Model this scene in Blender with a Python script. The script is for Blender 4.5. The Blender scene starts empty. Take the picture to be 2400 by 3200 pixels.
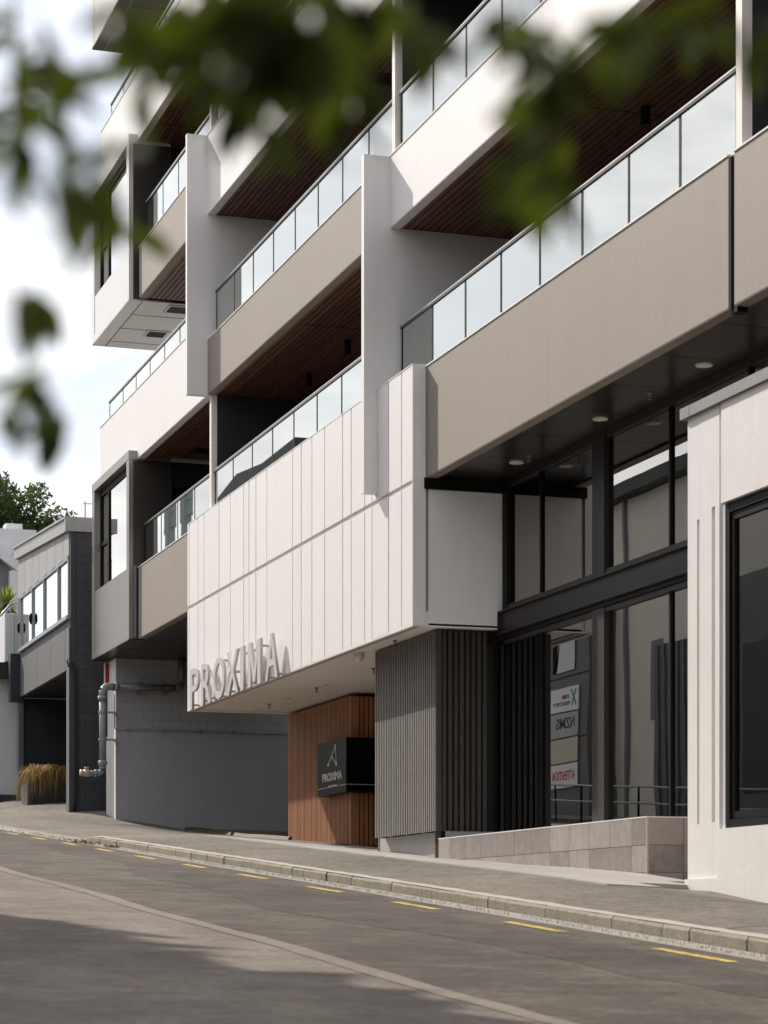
import bpy, math, random
import numpy as np
from mathutils import Vector, Matrix, Euler

# ------------------------------------------------------------------ scene, camera, light
# X = away from the street into the buildings, Y = uphill along the street, Z = up
# (metres, Z measured from the height of the lens)
SC = bpy.context.scene
COL = SC.collection
R = math.radians
random.seed(7)

cam_d = bpy.data.cameras.new('camera')
cam = bpy.data.objects.new('camera', cam_d); COL.objects.link(cam)
cam.location = (0, 0, 0)
cam.rotation_euler = (R(90), 0, -math.atan(2370/7270))
cam_d.sensor_fit = 'HORIZONTAL'; cam_d.sensor_width = 24.0
cam_d.lens = 7270/2400*24
cam_d.shift_y = (2892-1600)/2400
cam_d.clip_start = 0.1; cam_d.clip_end = 3000
cam_d.dof.use_dof = True; cam_d.dof.focus_distance = 38; cam_d.dof.aperture_fstop = 4.0
SC.camera = cam

SUN_TO = Vector((-.39, 1.0, .81)).normalized()
sun_d = bpy.data.lights.new('sun', 'SUN'); sun_d.energy = 4.95; sun_d.angle = R(.55); sun_d.color = (1, .92, .825)
sun = bpy.data.objects.new('sun', sun_d); COL.objects.link(sun)
sun.rotation_euler = (-SUN_TO).to_track_quat('-Z', 'Y').to_euler()
sun.location = (0, 0, 60)

W = bpy.data.worlds.new('World'); SC.world = W; W.use_nodes = True
nt = W.node_tree; nt.nodes.clear()
def wn(t, **k):
    n = nt.nodes.new(t)
    for a, b in k.items(): setattr(n, a, b)
    return n
L = nt.links.new
sky = wn('ShaderNodeTexSky', sky_type='NISHITA', sun_disc=False)
sky.sun_elevation = math.asin(SUN_TO.z); sky.sun_rotation = math.atan2(SUN_TO.x, SUN_TO.y)
sky.air_density = 1.0; sky.dust_density = .8; sky.ozone_density = 1.0
tc = wn('ShaderNodeTexCoord')
mp = wn('ShaderNodeMapping'); mp.inputs['Scale'].default_value = (1.6, 1.6, 4.2); mp.inputs['Location'].default_value = (.6, .5, .0)
nz = wn('ShaderNodeTexNoise'); nz.inputs['Scale'].default_value = 1.9; nz.inputs['Detail'].default_value = 7; nz.inputs['Roughness'].default_value = .55
rmp = wn('ShaderNodeValToRGB'); rmp.color_ramp.elements[0].position = .38; rmp.color_ramp.elements[1].position = .56
nz2 = wn('ShaderNodeTexNoise'); nz2.inputs['Scale'].default_value = 3.4; nz2.inputs['Detail'].default_value = 5
crmp = wn('ShaderNodeValToRGB')
crmp.color_ramp.elements[0].position = .32; crmp.color_ramp.elements[0].color = (5.6, 5.6, 5.9, 1)
crmp.color_ramp.elements[1].position = .62; crmp.color_ramp.elements[1].color = (12.4, 12.1, 11.8, 1)
mix = wn('ShaderNodeMix', data_type='RGBA')
# thin cloud glows round the sun: forward scatter, one smooth lobe
dt = wn('ShaderNodeVectorMath', operation='DOT_PRODUCT'); dt.inputs[1].default_value = SUN_TO
mr = wn('ShaderNodeMapRange'); mr.inputs[1].default_value = -1; mr.inputs[2].default_value = 1; mr.inputs[3].default_value = .84; mr.inputs[4].default_value = 1.55
mul = wn('ShaderNodeVectorMath', operation='SCALE')
bg = wn('ShaderNodeBackground'); bg.inputs['Strength'].default_value = .1
out = wn('ShaderNodeOutputWorld')
L(tc.outputs['Generated'], mp.inputs['Vector']); L(mp.outputs[0], nz.inputs['Vector']); L(mp.outputs[0], nz2.inputs['Vector'])
L(nz.outputs['Fac'], rmp.inputs[0]); L(nz2.outputs['Fac'], crmp.inputs[0])
L(tc.outputs['Generated'], dt.inputs[0]); L(dt.outputs['Value'], mr.inputs[0])
L(crmp.outputs[0], mul.inputs[0]); L(mr.outputs[0], mul.inputs['Scale'])
hz = wn('ShaderNodeMath', operation='MAXIMUM'); hz.inputs[1].default_value = .36; L(rmp.outputs[0], hz.inputs[0]); L(hz.outputs[0], mix.inputs['Factor']); L(sky.outputs[0], mix.inputs['A']); L(mul.outputs[0], mix.inputs['B'])
L(mix.outputs['Result'], bg.inputs['Color']); L(bg.outputs[0], out.inputs[0])

SC.view_settings.view_transform = 'Standard'; SC.view_settings.look = 'None'
SC.view_settings.gamma = 1; SC.view_settings.use_curve_mapping = False
SC.view_settings.exposure = 0.12
SC.render.engine = 'CYCLES'
SC.cycles.use_denoising = True
SC.cycles.max_bounces = 8; SC.cycles.diffuse_bounces = 4; SC.cycles.transparent_max_bounces = 12
SC.cycles.sample_clamp_indirect = 6

# ------------------------------------------------------------------ materials
def newmat(name):
    m = bpy.data.materials.new(name); m.use_nodes = True
    n = m.node_tree.nodes; n.clear()
    o = n.new('ShaderNodeOutputMaterial'); return m, n, m.node_tree.links.new, o
def paint(name, col, rough=.6, var=.06, scale=1.2, stretch=(1, 1, 1), fine=0, bump=0, bscale=60, metal=0, spec=.5, rand=0, grime=0):
    """painted, cast or sawn surface: two sizes of mottling, fine relief, optional piece to piece change"""
    m, n, l, o = newmat(name)
    p = n.new('ShaderNodeBsdfPrincipled'); l(p.outputs[0], o.inputs[0])
    p.inputs['Roughness'].default_value = rough; p.inputs['Metallic'].default_value = metal
    p.inputs['Specular IOR Level'].default_value = spec
    g = n.new('ShaderNodeNewGeometry')
    mp = n.new('ShaderNodeMapping'); mp.inputs['Scale'].default_value = stretch; l(g.outputs['Position'], mp.inputs[0])
    t = n.new('ShaderNodeTexNoise'); t.inputs['Scale'].default_value = scale; t.inputs['Detail'].default_value = 6; t.inputs['Roughness'].default_value = .6
    l(mp.outputs[0], t.inputs['Vector'])
    fac = t.outputs['Fac']
    if fine:
        t2 = n.new('ShaderNodeTexNoise'); t2.inputs['Scale'].default_value = fine; t2.inputs['Detail'].default_value = 3
        l(mp.outputs[0], t2.inputs['Vector'])
        a = n.new('ShaderNodeMath'); a.operation = 'ADD'; l(fac, a.inputs[0]); l(t2.outputs['Fac'], a.inputs[1])
        b = n.new('ShaderNodeMath'); b.operation = 'MULTIPLY'; l(a.outputs[0], b.inputs[0]); b.inputs[1].default_value = .5; fac = b.outputs[0]
    if rand:
        oi = n.new('ShaderNodeObjectInfo')
        s = n.new('ShaderNodeMath'); s.operation = 'MULTIPLY_ADD'; l(oi.outputs['Random'], s.inputs[0]); s.inputs[1].default_value = rand; s.inputs[2].default_value = -rand/2
        a = n.new('ShaderNodeMath'); a.operation = 'ADD'; l(fac, a.inputs[0]); l(s.outputs[0], a.inputs[1]); fac = a.outputs[0]
    r = n.new('ShaderNodeValToRGB'); r.color_ramp.elements[0].position = .3; r.color_ramp.elements[1].position = .7
    r.color_ramp.elements[0].color = tuple(c*(1-var) for c in col)+(1,)
    r.color_ramp.elements[1].color = tuple(min(1, c*(1+var)) for c in col)+(1,)
    l(fac, r.inputs[0]); cout = r.outputs[0]
    if grime:
        mp3 = n.new('ShaderNodeMapping'); mp3.inputs['Scale'].default_value = (6, 6, .5); l(g.outputs['Position'], mp3.inputs[0])
        t3 = n.new('ShaderNodeTexNoise'); t3.inputs['Scale'].default_value = 1.5; t3.inputs['Detail'].default_value = 5; l(mp3.outputs[0], t3.inputs['Vector'])
        r3 = n.new('ShaderNodeValToRGB'); r3.color_ramp.elements[0].position = .5; r3.color_ramp.elements[1].position = .8
        r3.color_ramp.elements[0].color = (1, 1, 1, 1); r3.color_ramp.elements[1].color = (1-grime, 1-grime, 1-grime*1.05, 1)
        l(t3.outputs['Fac'], r3.inputs[0])
        mx = n.new('ShaderNodeMix'); mx.data_type = 'RGBA'; mx.blend_type = 'MULTIPLY'; mx.inputs['Factor'].default_value = 1
        l(cout, mx.inputs['A']); l(r3.outputs[0], mx.inputs['B']); cout = mx.outputs['Result']
    l(cout, p.inputs['Base Color'])
    if bump:
        t4 = n.new('ShaderNodeTexNoise'); t4.inputs['Scale'].default_value = bscale; t4.inputs['Detail'].default_value = 4; l(mp.outputs[0], t4.inputs['Vector'])
        b = n.new('ShaderNodeBump'); b.inputs['Strength'].default_value = bump; b.inputs['Distance'].default_value = .02
        l(t4.outputs['Fac'], b.inputs['Height']); l(b.outputs[0], p.inputs['Normal'])
    return m
def glass(name, tint, ior=1.6, refl=(1, .99, .965), wave=.0, wscale=.6, gain=1.0):
    m, n, l, o = newmat(name)
    tr = n.new('ShaderNodeBsdfTransparent'); tr.inputs[0].default_value = tint+(1,)
    gl = n.new('ShaderNodeBsdfGlossy'); gl.inputs['Color'].default_value = refl+(1,); gl.inputs['Roughness'].default_value = .0
    fr = n.new('ShaderNodeFresnel'); fr.inputs['IOR'].default_value = ior
    mx = n.new('ShaderNodeMixShader'); gm = n.new('ShaderNodeMath'); gm.operation = 'MULTIPLY'; gm.use_clamp = True; gm.inputs[1].default_value = gain; l(fr.outputs[0], gm.inputs[0]); l(gm.outputs[0], mx.inputs[0]); l(tr.outputs[0], mx.inputs[1]); l(gl.outputs[0], mx.inputs[2]); l(mx.outputs[0], o.inputs[0])
    if wave:
        g = n.new('ShaderNodeNewGeometry'); oi = n.new('ShaderNodeObjectInfo')
        ad = n.new('ShaderNodeVectorMath'); ad.operation = 'MULTIPLY_ADD'
        cb = n.new('ShaderNodeCombineXYZ'); l(oi.outputs['Random'], cb.inputs[0]); l(oi.outputs['Random'], cb.inputs[1])
        ad.inputs[1].default_value = (40, 40, 40); l(cb.outputs[0], ad.inputs[0]); l(g.outputs['Position'], ad.inputs[2])
        t = n.new('ShaderNodeTexNoise'); t.inputs['Scale'].default_value = wscale; t.inputs['Detail'].default_value = 1; l(ad.outputs[0], t.inputs['Vector'])
        b = n.new('ShaderNodeBump'); b.inputs['Strength'].default_value = wave; b.inputs['Distance'].default_value = .05
        l(t.outputs['Fac'], b.inputs['Height']); l(b.outputs[0], gl.inputs['Normal'])
    return m

M = dict(
 white=paint('white_paint', (.77, .75, .748), .55, .03, 1.5, (1, 1, .5), 14, .06, 40, grime=.05),
 panel=paint('white_panel_paint', (.785, .76, .752), .5, .025, 1.2, (1, 1, .5), 9, .03, 40, rand=.25, grime=.04),
 beige=paint('taupe_paint', (.262, .228, .195), .65, .06, .8, (1, 1, .8), 10, .035, 12, grime=.07),
 soffitw=paint('white_soffit_paint', (.8, .75, .7), .6, .02, 1),
 coping=paint('pale_metal_capping', (.8, .79, .77), .4, .03, 2),
 satin=paint('champagne_satin_metal', (.27, .25, .233), .33, .05, 1.4, (1, 1, .5), metal=.55),
 satinw=paint('pale_satin_metal', (.66, .64, .62), .36, .03, 1.4, metal=.25),
 brown=paint('dark_brown_metal', (.035, .03, .026), .4, .15, 2),
 soffitd=paint('dark_soffit_panel', (.022, .018, .015), .28, .15, 1.2, spec=.5),
 joint=paint('pale_joint_strip', (.3, .28, .26), .5, .05, 3),
 charcoal=paint('charcoal_paint', (.022, .022, .025), .6, .1, 1.5),
 black=paint('black_frame_metal', (.007, .007, .007), .5, .1, 3, spec=.12),
 beam=paint('black_steel_paint', (.022, .019, .019), .5, .2, 4, fine=40, bump=.15, bscale=25, spec=.3),
 rail=paint('dark_anodised_rail', (.06, .058, .056), .3, .1, 5, metal=.7),
 railtop=paint('sunlit_rail_top', (.5, .48, .46), .35, .05, 5, metal=.6),  # lit top of the dark rail, put into a paler colour
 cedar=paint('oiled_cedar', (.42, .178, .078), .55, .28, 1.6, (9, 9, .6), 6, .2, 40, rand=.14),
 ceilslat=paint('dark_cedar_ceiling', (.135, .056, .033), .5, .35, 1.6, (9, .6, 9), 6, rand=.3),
 edge=paint('black_gap_shade', (.018, .014, .011), .75, .2, 4),  # shade of the batten gaps put into the colour
 backing=paint('black_backing', (.008, .008, .008), .8, .1, 2),
 greyslat=paint('weathered_grey_timber', (.185, .170, .158), .6, .3, 2.0, (6, 6, .8), 12, .3, 40, rand=.14),
 shadeslat=paint('shaded_grey_timber', (.05, .043, .037), .6, .3, 2.0, (6, 6, .8), 12, .3, 40, rand=.3),  # same timber as the front battens, shade of the return side put into its colour
 concrete=paint('cast_concrete', (.36, .34, .325), .75, .12, 3, fine=40, bump=.15, bscale=50),
 tile=paint('grey_stone_tile', (.27, .235, .215), .5, .28, 2.2, (1, 1.4, 1), 9, .1, 20, rand=.45),
 grout=paint('tile_grout', (.42, .39, .36), .8, .05, 3),
 block=paint('grey_painted_block', (.39, .383, .41), .65, .04, 2, fine=25, bump=.25, bscale=35, rand=.12),
 render=paint('grey_painted_render', (.41, .405, .44), .6, .07, .7, fine=8, bump=.15, bscale=18, grime=.07),
 cream=paint('cream_paint', (.72, .695, .675), .55, .04, 1.5, bump=.1, bscale=20, grime=.06),
 nblock=paint('slate_painted_block', (.045, .046, .055), .6, .12, 2, fine=25, bump=.35, bscale=30, rand=.2),
 ngrey=paint('grey_fibre_cement', (.115, .116, .124), .6, .14, 1.6, fine=14, bump=.15, bscale=30, rand=.3, grime=.12),
 npale=paint('pale_fibre_cement', (.34, .335, .33), .6, .07, 1.6, fine=14, rand=.25, grime=.1),
 nflash=paint('pale_grey_flashing', (.36, .36, .37), .4, .05, 2, metal=.3),
 navy=paint('navy_paint', (.022, .024, .036), .5, .15, 1.5),
 alu=paint('aluminium_frame', (.30, .35, .39), .35, .06, 4, metal=.25),
 whitehouse=paint('white_house_paint', (.66, .66, .69), .6, .04, 1.2, bump=.1, bscale=20, grime=.08),
 greyhouse=paint('grey_house_paint', (.2, .2, .215), .6, .05, 1.2),
 roofwhite=paint('white_roofing_iron', (.72, .72, .72), .4, .04, 2),
 galv=paint('galvanised_steel', (.30, .335, .35), .6, .14, 6, (1, 1, .4), 18, spec=.3),
 galvpipe=paint('dull_grey_pipe', (.20, .21, .22), .45, .15, 6, fine=20, metal=.3),
 brass=paint('weathered_brass', (.55, .47, .38), .45, .15, 12, metal=.5),
 red=paint('red_sign_paint', (.35, .012, .01), .5, .08, 4),
 lettermat=paint('stone_letter_paint', (.52, .50, .48), .55, .03, 4),
 signblack=paint('gloss_black_panel', (.005, .005, .005), .3, .1, 2, spec=.04),
 signgrey=paint('silver_lettering', (.5, .49, .48), .5, .03, 5),
 yellow=paint('yellow_road_paint', (.50, .335, .06), .75, .38, 4, fine=22),
 humpyellow=paint('worn_yellow_rubber', (.2, .145, .025), .7, .25, 8),
 rubber=paint('black_rubber', (.02, .02, .02), .7, .2, 5),
 kerb=paint('weathered_kerb_concrete', (.205, .18, .132), .85, .3, 3, (1, 1, 1), 30, .35, 40, rand=.06, grime=.3),
 kerbtop=paint('kerb_top_concrete', (.36, .335, .30), .85, .14, 3, fine=40, bump=.3, bscale=60, rand=.2),
 gutter=paint('gutter_concrete', (.25, .235, .205), .85, .25, 2.5, (3, .6, 1), 40, .3, 60),
 paver=paint('pale_stone_paver', (.34, .32, .30), .65, .08, 2, (2, .6, 1), 20, rand=.4),
 lamp=paint('white_lamp_plastic', (.75, .68, .6), .5, .02, 5),
 chrome=paint('sprinkler_chrome', (.45, .42, .38), .3, .05, 5, metal=.8),
 bark=paint('grey_brown_bark', (.07, .055, .04), .9, .3, 8, (1, 1, .3), bump=.4, bscale=20),
 interior=paint('interior_plaster', (.55, .52, .46), .7, .02, 1),
 floorin=paint('interior_floor', (.2, .18, .16), .5, .1, 1),
 beigehouse=paint('sandy_render', (.74, .70, .63), .7, .05, 1),
 opwall=paint('charcoal_cladding', (.13, .125, .13), .6, .08, 2),
 roofdark=paint('dark_roofing', (.04, .038, .04), .6, .1, 2),
 printw=paint('white_sign_board', (.8, .8, .8), .5, .01, 2),
 printb=paint('black_print', (.02, .02, .02), .5, .01, 2),
 printr=paint('red_print', (.5, .02, .05), .5, .01, 2),
 printg=paint('green_print', (.03, .18, .14), .5, .01, 2),
 printbe=paint('sand_sign_board', (.55, .5, .4), .5, .01, 2),
 printgr=paint('grey_sign_board', (.4, .4, .42), .5, .01, 2),
 deadleaf=paint('dry_brown_leaf', (.22, .10, .055), .8, .4, 30),
 glassb=glass('balustrade_glass', (.5, .64, .64), 2.7, (.93, .955, .935), gain=1.95),
 glasss=glass('shopfront_glass', (.5, .5, .48), 2.0, wave=.025, wscale=.7, gain=1.65),
 glassw=glass('house_window_glass', (.45, .55, .55), 2.5, wave=.03, wscale=.8, gain=2.0),
 glassd=glass('dark_window_glass', (.1, .12, .12), 2.7, wave=.03, gain=1.8),
)

def asphalt(name, dark, light, tyre):
    m, n, l, o = newmat(name)
    p = n.new('ShaderNodeBsdfPrincipled'); l(p.outputs[0], o.inputs[0]); p.inputs['Roughness'].default_value = .88; p.inputs['Specular IOR Level'].default_value = .3
    g = n.new('ShaderNodeNewGeometry')
    def noise(scale, st, det=5, rough=.6, rot=0):
        mp = n.new('ShaderNodeMapping'); mp.inputs['Scale'].default_value = st; mp.inputs['Rotation'].default_value = (0, 0, rot); l(g.outputs['Position'], mp.inputs[0])
        t = n.new('ShaderNodeTexNoise'); t.inputs['Scale'].default_value = scale; t.inputs['Detail'].default_value = det; t.inputs['Roughness'].default_value = rough
        l(mp.outputs[0], t.inputs['Vector']); return t.outputs['Fac']
    def mad(a, k, b):
        x = n.new('ShaderNodeMath'); x.operation = 'MULTIPLY_ADD'; l(a, x.inputs[0]); x.inputs[1].default_value = k
        if isinstance(b, float): x.inputs[2].default_value = b
        else: l(b, x.inputs[2])
        return x.outputs[0]
    big = noise(.5, (1, .5, 1))
    spk = noise(17, (1, 1, 1), 3, .8)
    f = mad(big, .55, 0.0)
    f = mad(spk, .62, f)
    f = mad(noise(55, (1, 1, 1), 2, .8), .3, f)
    if tyre:
        f = mad(noise(1.5, (1, .55, 1), 6, .7, R(12)), .75, f)
        f = mad(noise(3.6, (.6, 1.0, 1), 5, .7, R(20)), .6, f)
        f = mad(f, .93, 0.0)
        lo, hi = 1.18, 1.58
    else:
        f = mad(noise(6, (1, 1, 1), 4), .35, f); lo, hi = .76, 1.1
    r = n.new('ShaderNodeValToRGB'); r.color_ramp.elements[0].position = 0; r.color_ramp.elements[1].position = 1
    mr = n.new('ShaderNodeMapRange'); mr.inputs[1].default_value = lo; mr.inputs[2].default_value = hi; l(f, mr.inputs[0])
    r.color_ramp.elements[0].color = dark+(1,); r.color_ramp.elements[1].color = light+(1,)
    l(mr.outputs[0], r.inputs[0]); l(r.outputs[0], p.inputs['Base Color'])
    b = n.new('ShaderNodeBump'); b.inputs['Strength'].default_value = .8; b.inputs['Distance'].default_value = .02
    l(noise(38, (1, 1, 1), 4, .85), b.inputs['Height']); l(b.outputs[0], p.inputs['Normal'])
    return m
M['road'] = asphalt('worn_road_asphalt', (.052, .042, .033), (.155, .131, .106), True)
M['lane'] = asphalt('paler_lane_asphalt', (.135, .114, .097), (.275, .238, .205), True)
M['strip'] = asphalt('newer_dark_asphalt', (.040, .032, .026), (.115, .096, .079), True)
M['seam'] = asphalt('pale_asphalt_seam', (.175, .15, .128), (.262, .228, .197), False)
M['path'] = asphalt('footpath_asphalt', (.085, .074, .060), (.265, .236, .198), False)
M['earth'] = paint('dry_ground', (.1, .095, .07), .95, .3, .3)

m, n, l, o = newmat('worn_yellow_road_paint')
p = n.new('ShaderNodeBsdfPrincipled'); p.inputs['Roughness'].default_value = .8; l(p.outputs[0], o.inputs[0])
g = n.new('ShaderNodeNewGeometry'); t = n.new('ShaderNodeTexNoise'); t.inputs['Scale'].default_value = 9; t.inputs['Detail'].default_value = 5; t.inputs['Roughness'].default_value = .75; l(g.outputs['Position'], t.inputs['Vector'])
r = n.new('ShaderNodeValToRGB'); r.color_ramp.elements[0].position = .36; r.color_ramp.elements[1].position = .5
r.color_ramp.elements[0].color = (.10, .083, .06, 1); r.color_ramp.elements[1].color = (.52, .345, .06, 1)
l(t.outputs['Fac'], r.inputs[0]); l(r.outputs[0], p.inputs['Base Color']); M['yellow'] = m

def leafmat(name, col, trans):
    m, n, l, o = newmat(name)
    d = n.new('ShaderNodeBsdfPrincipled'); d.inputs['Roughness'].default_value = .55; d.inputs['Specular IOR Level'].default_value = .25
    t = n.new('ShaderNodeBsdfTranslucent'); t.inputs[0].default_value = tuple(min(1, c) for c in trans)+(1,)
    oi = n.new('ShaderNodeObjectInfo'); g = n.new('ShaderNodeNewGeometry')
    nn = n.new('ShaderNodeTexNoise'); nn.inputs['Scale'].default_value = 3; l(g.outputs['Position'], nn.inputs['Vector'])
    r = n.new('ShaderNodeValToRGB'); r.color_ramp.elements[0].position = .3; r.color_ramp.elements[1].position = .7
    r.color_ramp.elements[0].color = tuple(c*.6 for c in col)+(1,); r.color_ramp.elements[1].color = tuple(c*1.4 for c in col)+(1,)
    l(nn.outputs['Fac'], r.inputs[0]); l(r.outputs[0], d.inputs['Base Color'])
    mx = n.new('ShaderNodeMixShader'); mx.inputs[0].default_value = .36
    l(d.outputs[0], mx.inputs[1]); l(t.outputs[0], mx.inputs[2]); l(mx.outputs[0], o.inputs[0]); return m
M['leaf'] = leafmat('green_leaf', (.020, .030, .005), (.075, .098, .005))
M['leafdark'] = leafmat('dark_tree_leaf', (.06, .085, .03), (.09, .13, .03))
M['yucca'] = leafmat('yellow_green_leaf', (.16, .22, .04), (.30, .36, .06))
M['tussock'] = leafmat('olive_grass_blade', (.36, .27, .085), (.46, .34, .09))
M['tussockred'] = leafmat('rusty_grass_blade', (.28, .15, .075), (.32, .16, .07))

# ------------------------------------------------------------------ building blocks
class MB:
    def __init__(s): s.v = []; s.f = []
    def add(s, vs, fs):
        k = len(s.v); s.v += [tuple(v) for v in vs]; s.f += [tuple(i+k for i in f) for f in fs]; return s
    def box(s, x0, x1, y0, y1, z0, z1):
        if x0 > x1: x0, x1 = x1, x0
        if y0 > y1: y0, y1 = y1, y0
        if z0 > z1: z0, z1 = z1, z0
        return s.add([(x0, y0, z0), (x1, y0, z0), (x1, y1, z0), (x0, y1, z0), (x0, y0, z1), (x1, y0, z1), (x1, y1, z1), (x0, y1, z1)],
              [(0, 3, 2, 1), (4, 5, 6, 7), (0, 1, 5, 4), (1, 2, 6, 5), (2, 3, 7, 6), (3, 0, 4, 7)])
    def tube(s, pts, r, n=10, cap=True):
        pts = [Vector(p) for p in pts]; rs = r if isinstance(r, (list, tuple)) else [r]*len(pts)
        rings = []
        ref = Vector((0, 0, 1))
        for i, p in enumerate(pts):
            a = pts[max(i-1, 0)]; b = pts[min(i+1, len(pts)-1)]
            t = (b-a).normalized()
            q = ref if abs(t.dot(ref)) < .95 else Vector((1, 0, 0))
            e1 = t.cross(q).normalized(); e2 = t.cross(e1).normalized()
            rings.append([p+rs[i]*(math.cos(2*math.pi*k/n)*e1+math.sin(2*math.pi*k/n)*e2) for k in range(n)])
        vs = [v for rg in rings for v in rg]; fs = []
        for i in range(len(pts)-1):
            for k in range(n):
                fs.append((i*n+k, i*n+(k+1) % n, (i+1)*n+(k+1) % n, (i+1)*n+k))
        if cap: fs += [tuple(range(n-1, -1, -1)), tuple((len(pts)-1)*n+k for k in range(n))]
        return s.add(vs, fs)
    def disc(s, c, r, z0, z1, n=20, r2=None):
        r2 = r if r2 is None else r2
        vs = [(c[0]+r*math.cos(2*math.pi*k/n), c[1]+r*math.sin(2*math.pi*k/n), z0) for k in range(n)]
        vs += [(c[0]+r2*math.cos(2*math.pi*k/n), c[1]+r2*math.sin(2*math.pi*k/n), z1) for k in range(n)]
        fs = [(k, (k+1) % n, n+(k+1) % n, n+k) for k in range(n)]+[tuple(range(n-1, -1, -1)), tuple(range(n, 2*n))]
        return s.add(vs, fs)
    def build(s, name, mat, parent=None, smooth=False, bevel=0):
        me = bpy.data.meshes.new(name)
        vs = np.array(s.v, dtype=float)
        org = (vs.min(0)+vs.max(0))/2
        me.from_pydata([tuple(v) for v in vs-org], [], s.f)
        me.materials.append(M[mat] if isinstance(mat, str) else mat)
        if smooth: me.polygons.foreach_set('use_smooth', [True]*len(me.polygons))
        o = link(name, me, org, parent)
        if bevel:
            b = o.modifiers.new('bevel', 'BEVEL'); b.width = bevel; b.segments = 2; b.limit_method = 'ANGLE'
        return o
WORLD = {}
def wpos(o):
    p = Vector((0, 0, 0))
    while o is not None: p = p+o.location; o = o.parent
    return p
def link(name, me, loc, parent=None):
    o = bpy.data.objects.new(name, me); COL.objects.link(o)
    loc = Vector(loc)
    if parent is not None:
        o.parent = parent; loc = loc-wpos(parent)
    o.location = loc; return o
def thing(name, label, cat, loc, group=None):
    o = bpy.data.objects.new(name, None); COL.objects.link(o); o.location = loc
    o.empty_display_size = .3
    return tag(o, label, cat, group)
def tag(o, label, cat, group=None):
    o['label'] = label; o['category'] = cat
    if group: o['group'] = group
    return o
def node(name, parent, loc):
    """a part that is only made of sub-parts"""
    return link(name, None, loc, parent)
def bx(name, x0, x1, y0, y1, z0, z1, mat, parent=None, bevel=0):
    return MB().box(x0, x1, y0, y1, z0, z1).build(name, mat, parent, bevel=bevel)
def shade_edges(o):
    """shade between the battens, put into the colour of the two side faces"""
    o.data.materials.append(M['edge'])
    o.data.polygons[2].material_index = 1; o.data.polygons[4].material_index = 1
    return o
def struct(o): o['kind'] = 'structure'; return o
def copies(proto_mesh_obj, locs, parent, name=None):
    res = []
    for p in locs:
        o = proto_mesh_obj.copy(); COL.objects.link(o); o.parent = parent
        o.location = Vector(p)-wpos(parent); res.append(o)
    return res
def prism_yz(poly, x0, x1):
    """closed polygon given as (y, z), extruded from x0 to x1"""
    m = MB(); n = len(poly)
    m.add([(x0, y, z) for y, z in poly]+[(x1, y, z) for y, z in poly],
          [tuple(range(n)), tuple(range(2*n-1, n-1, -1))]+[(i, n+i, n+(i+1) % n, (i+1) % n) for i in range(n)])
    return m
def prism_xz(poly, y0, y1):
    m = MB(); n = len(poly)
    m.add([(x, y0, z) for x, z in poly]+[(x, y1, z) for x, z in poly],
          [tuple(range(n)), tuple(range(2*n-1, n-1, -1))]+[(i, n+i, n+(i+1) % n, (i+1) % n) for i in range(n)])
    return m
def text_obj(name, body, mat, parent, origin, right, height, width, depth, bold=0.0, normal=None):
    """lettering as a solid: origin = lower left corner, right = unit vector of reading direction"""
    cu = bpy.data.curves.new('lettering', 'FONT'); cu.body = body; cu.extrude = .5; cu.offset = bold; cu.resolution_u = 4
    ob = bpy.data.objects.new('lettering', cu); COL.objects.link(ob)
    bpy.context.view_layer.update()
    dg = bpy.context.evaluated_depsgraph_get()
    me = bpy.data.meshes.new_from_object(ob.evaluated_get(dg)); bpy.data.objects.remove(ob)
    v = np.array([x.co[:] for x in me.vertices]); lo, hi = v.min(0), v.max(0)
    v = (v-lo)/(hi-lo)
    rt = Vector(right); up = Vector((0, 0, 1)); nm = rt.cross(up)
    pts = [Vector(origin)+rt*(a*width)+up*(b*height)+nm*(c*depth) for a, b, c in v]
    cen = sum(pts, Vector())/len(pts)
    for x, p in zip(me.vertices, pts): x.co = p-cen
    me.materials.clear(); me.materials.append(M[mat]); me.name = name
    return link(name, me, cen, parent)

# ------------------------------------------------------------------ ground
G = .0657                                    # the street climbs 6.6 percent
CP = []
for u in np.arange(4, 38.3, 2.0): CP.append((7.32, u, -1.026))
for u in np.arange(39.6, 76, 2.0): CP.append((7.32, u, -1.105))
for u in np.arange(4, 39, 2.0): CP.append((9.12, u, -.972))
CP += [(9.0, 42, -1.03), (9.0, 46, -1.03), (9.0, 50, -1.01), (8.9, 54, -.98), (8.9, 58, -.92), (8.9, 62, -.86), (8.9, 68, -.86), (8.9, 74, -.86)]
CP += [(10.3, 10, -1.13), (10.3, 14, -1.13), (10.3, 17, -1.13), (10.3, 19.85, -1.105), (10.3, 21.6, -1.016), (10.65, 23.4, -.98), (10.65, 27, -1.035), (10.7, 30.2, -1.085), (10.75, 33.2, -1.09),
       (10.7, 36, -1.13), (12.08, 36, -1.14), (12.08, 39, -1.17), (12.08, 43, -1.18), (12.1, 46, -1.22), (12.1, 49, -1.235), (12.1, 51.5, -1.24), (10.46, 51.5, -1.0), (10.4, 48, -1.15),
       (9.8, 53.6, -.885), (10.6, 53, -.84), (9.8, 57, -.79), (9.8, 60.8, -.71), (9.6, 64, -.72), (9.6, 70, -.72), (14, 53, -.75), (14, 60, -.6), (14, 25, -1.0), (14, 33, -1.1)]
CP = np.array(CP)
_S = np.array([1.25, .8]); _Q = CP[:, :2]*_S; _n = len(_Q)
_K = np.linalg.norm(_Q[:, None]-_Q[None], axis=2)-np.eye(_n)*.15
_P = np.c_[np.ones(_n), _Q]
_C = np.linalg.solve(np.block([[_K, _P], [_P.T, np.zeros((3, 3))]]), np.r_[CP[:, 2], np.zeros(3)])
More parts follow.
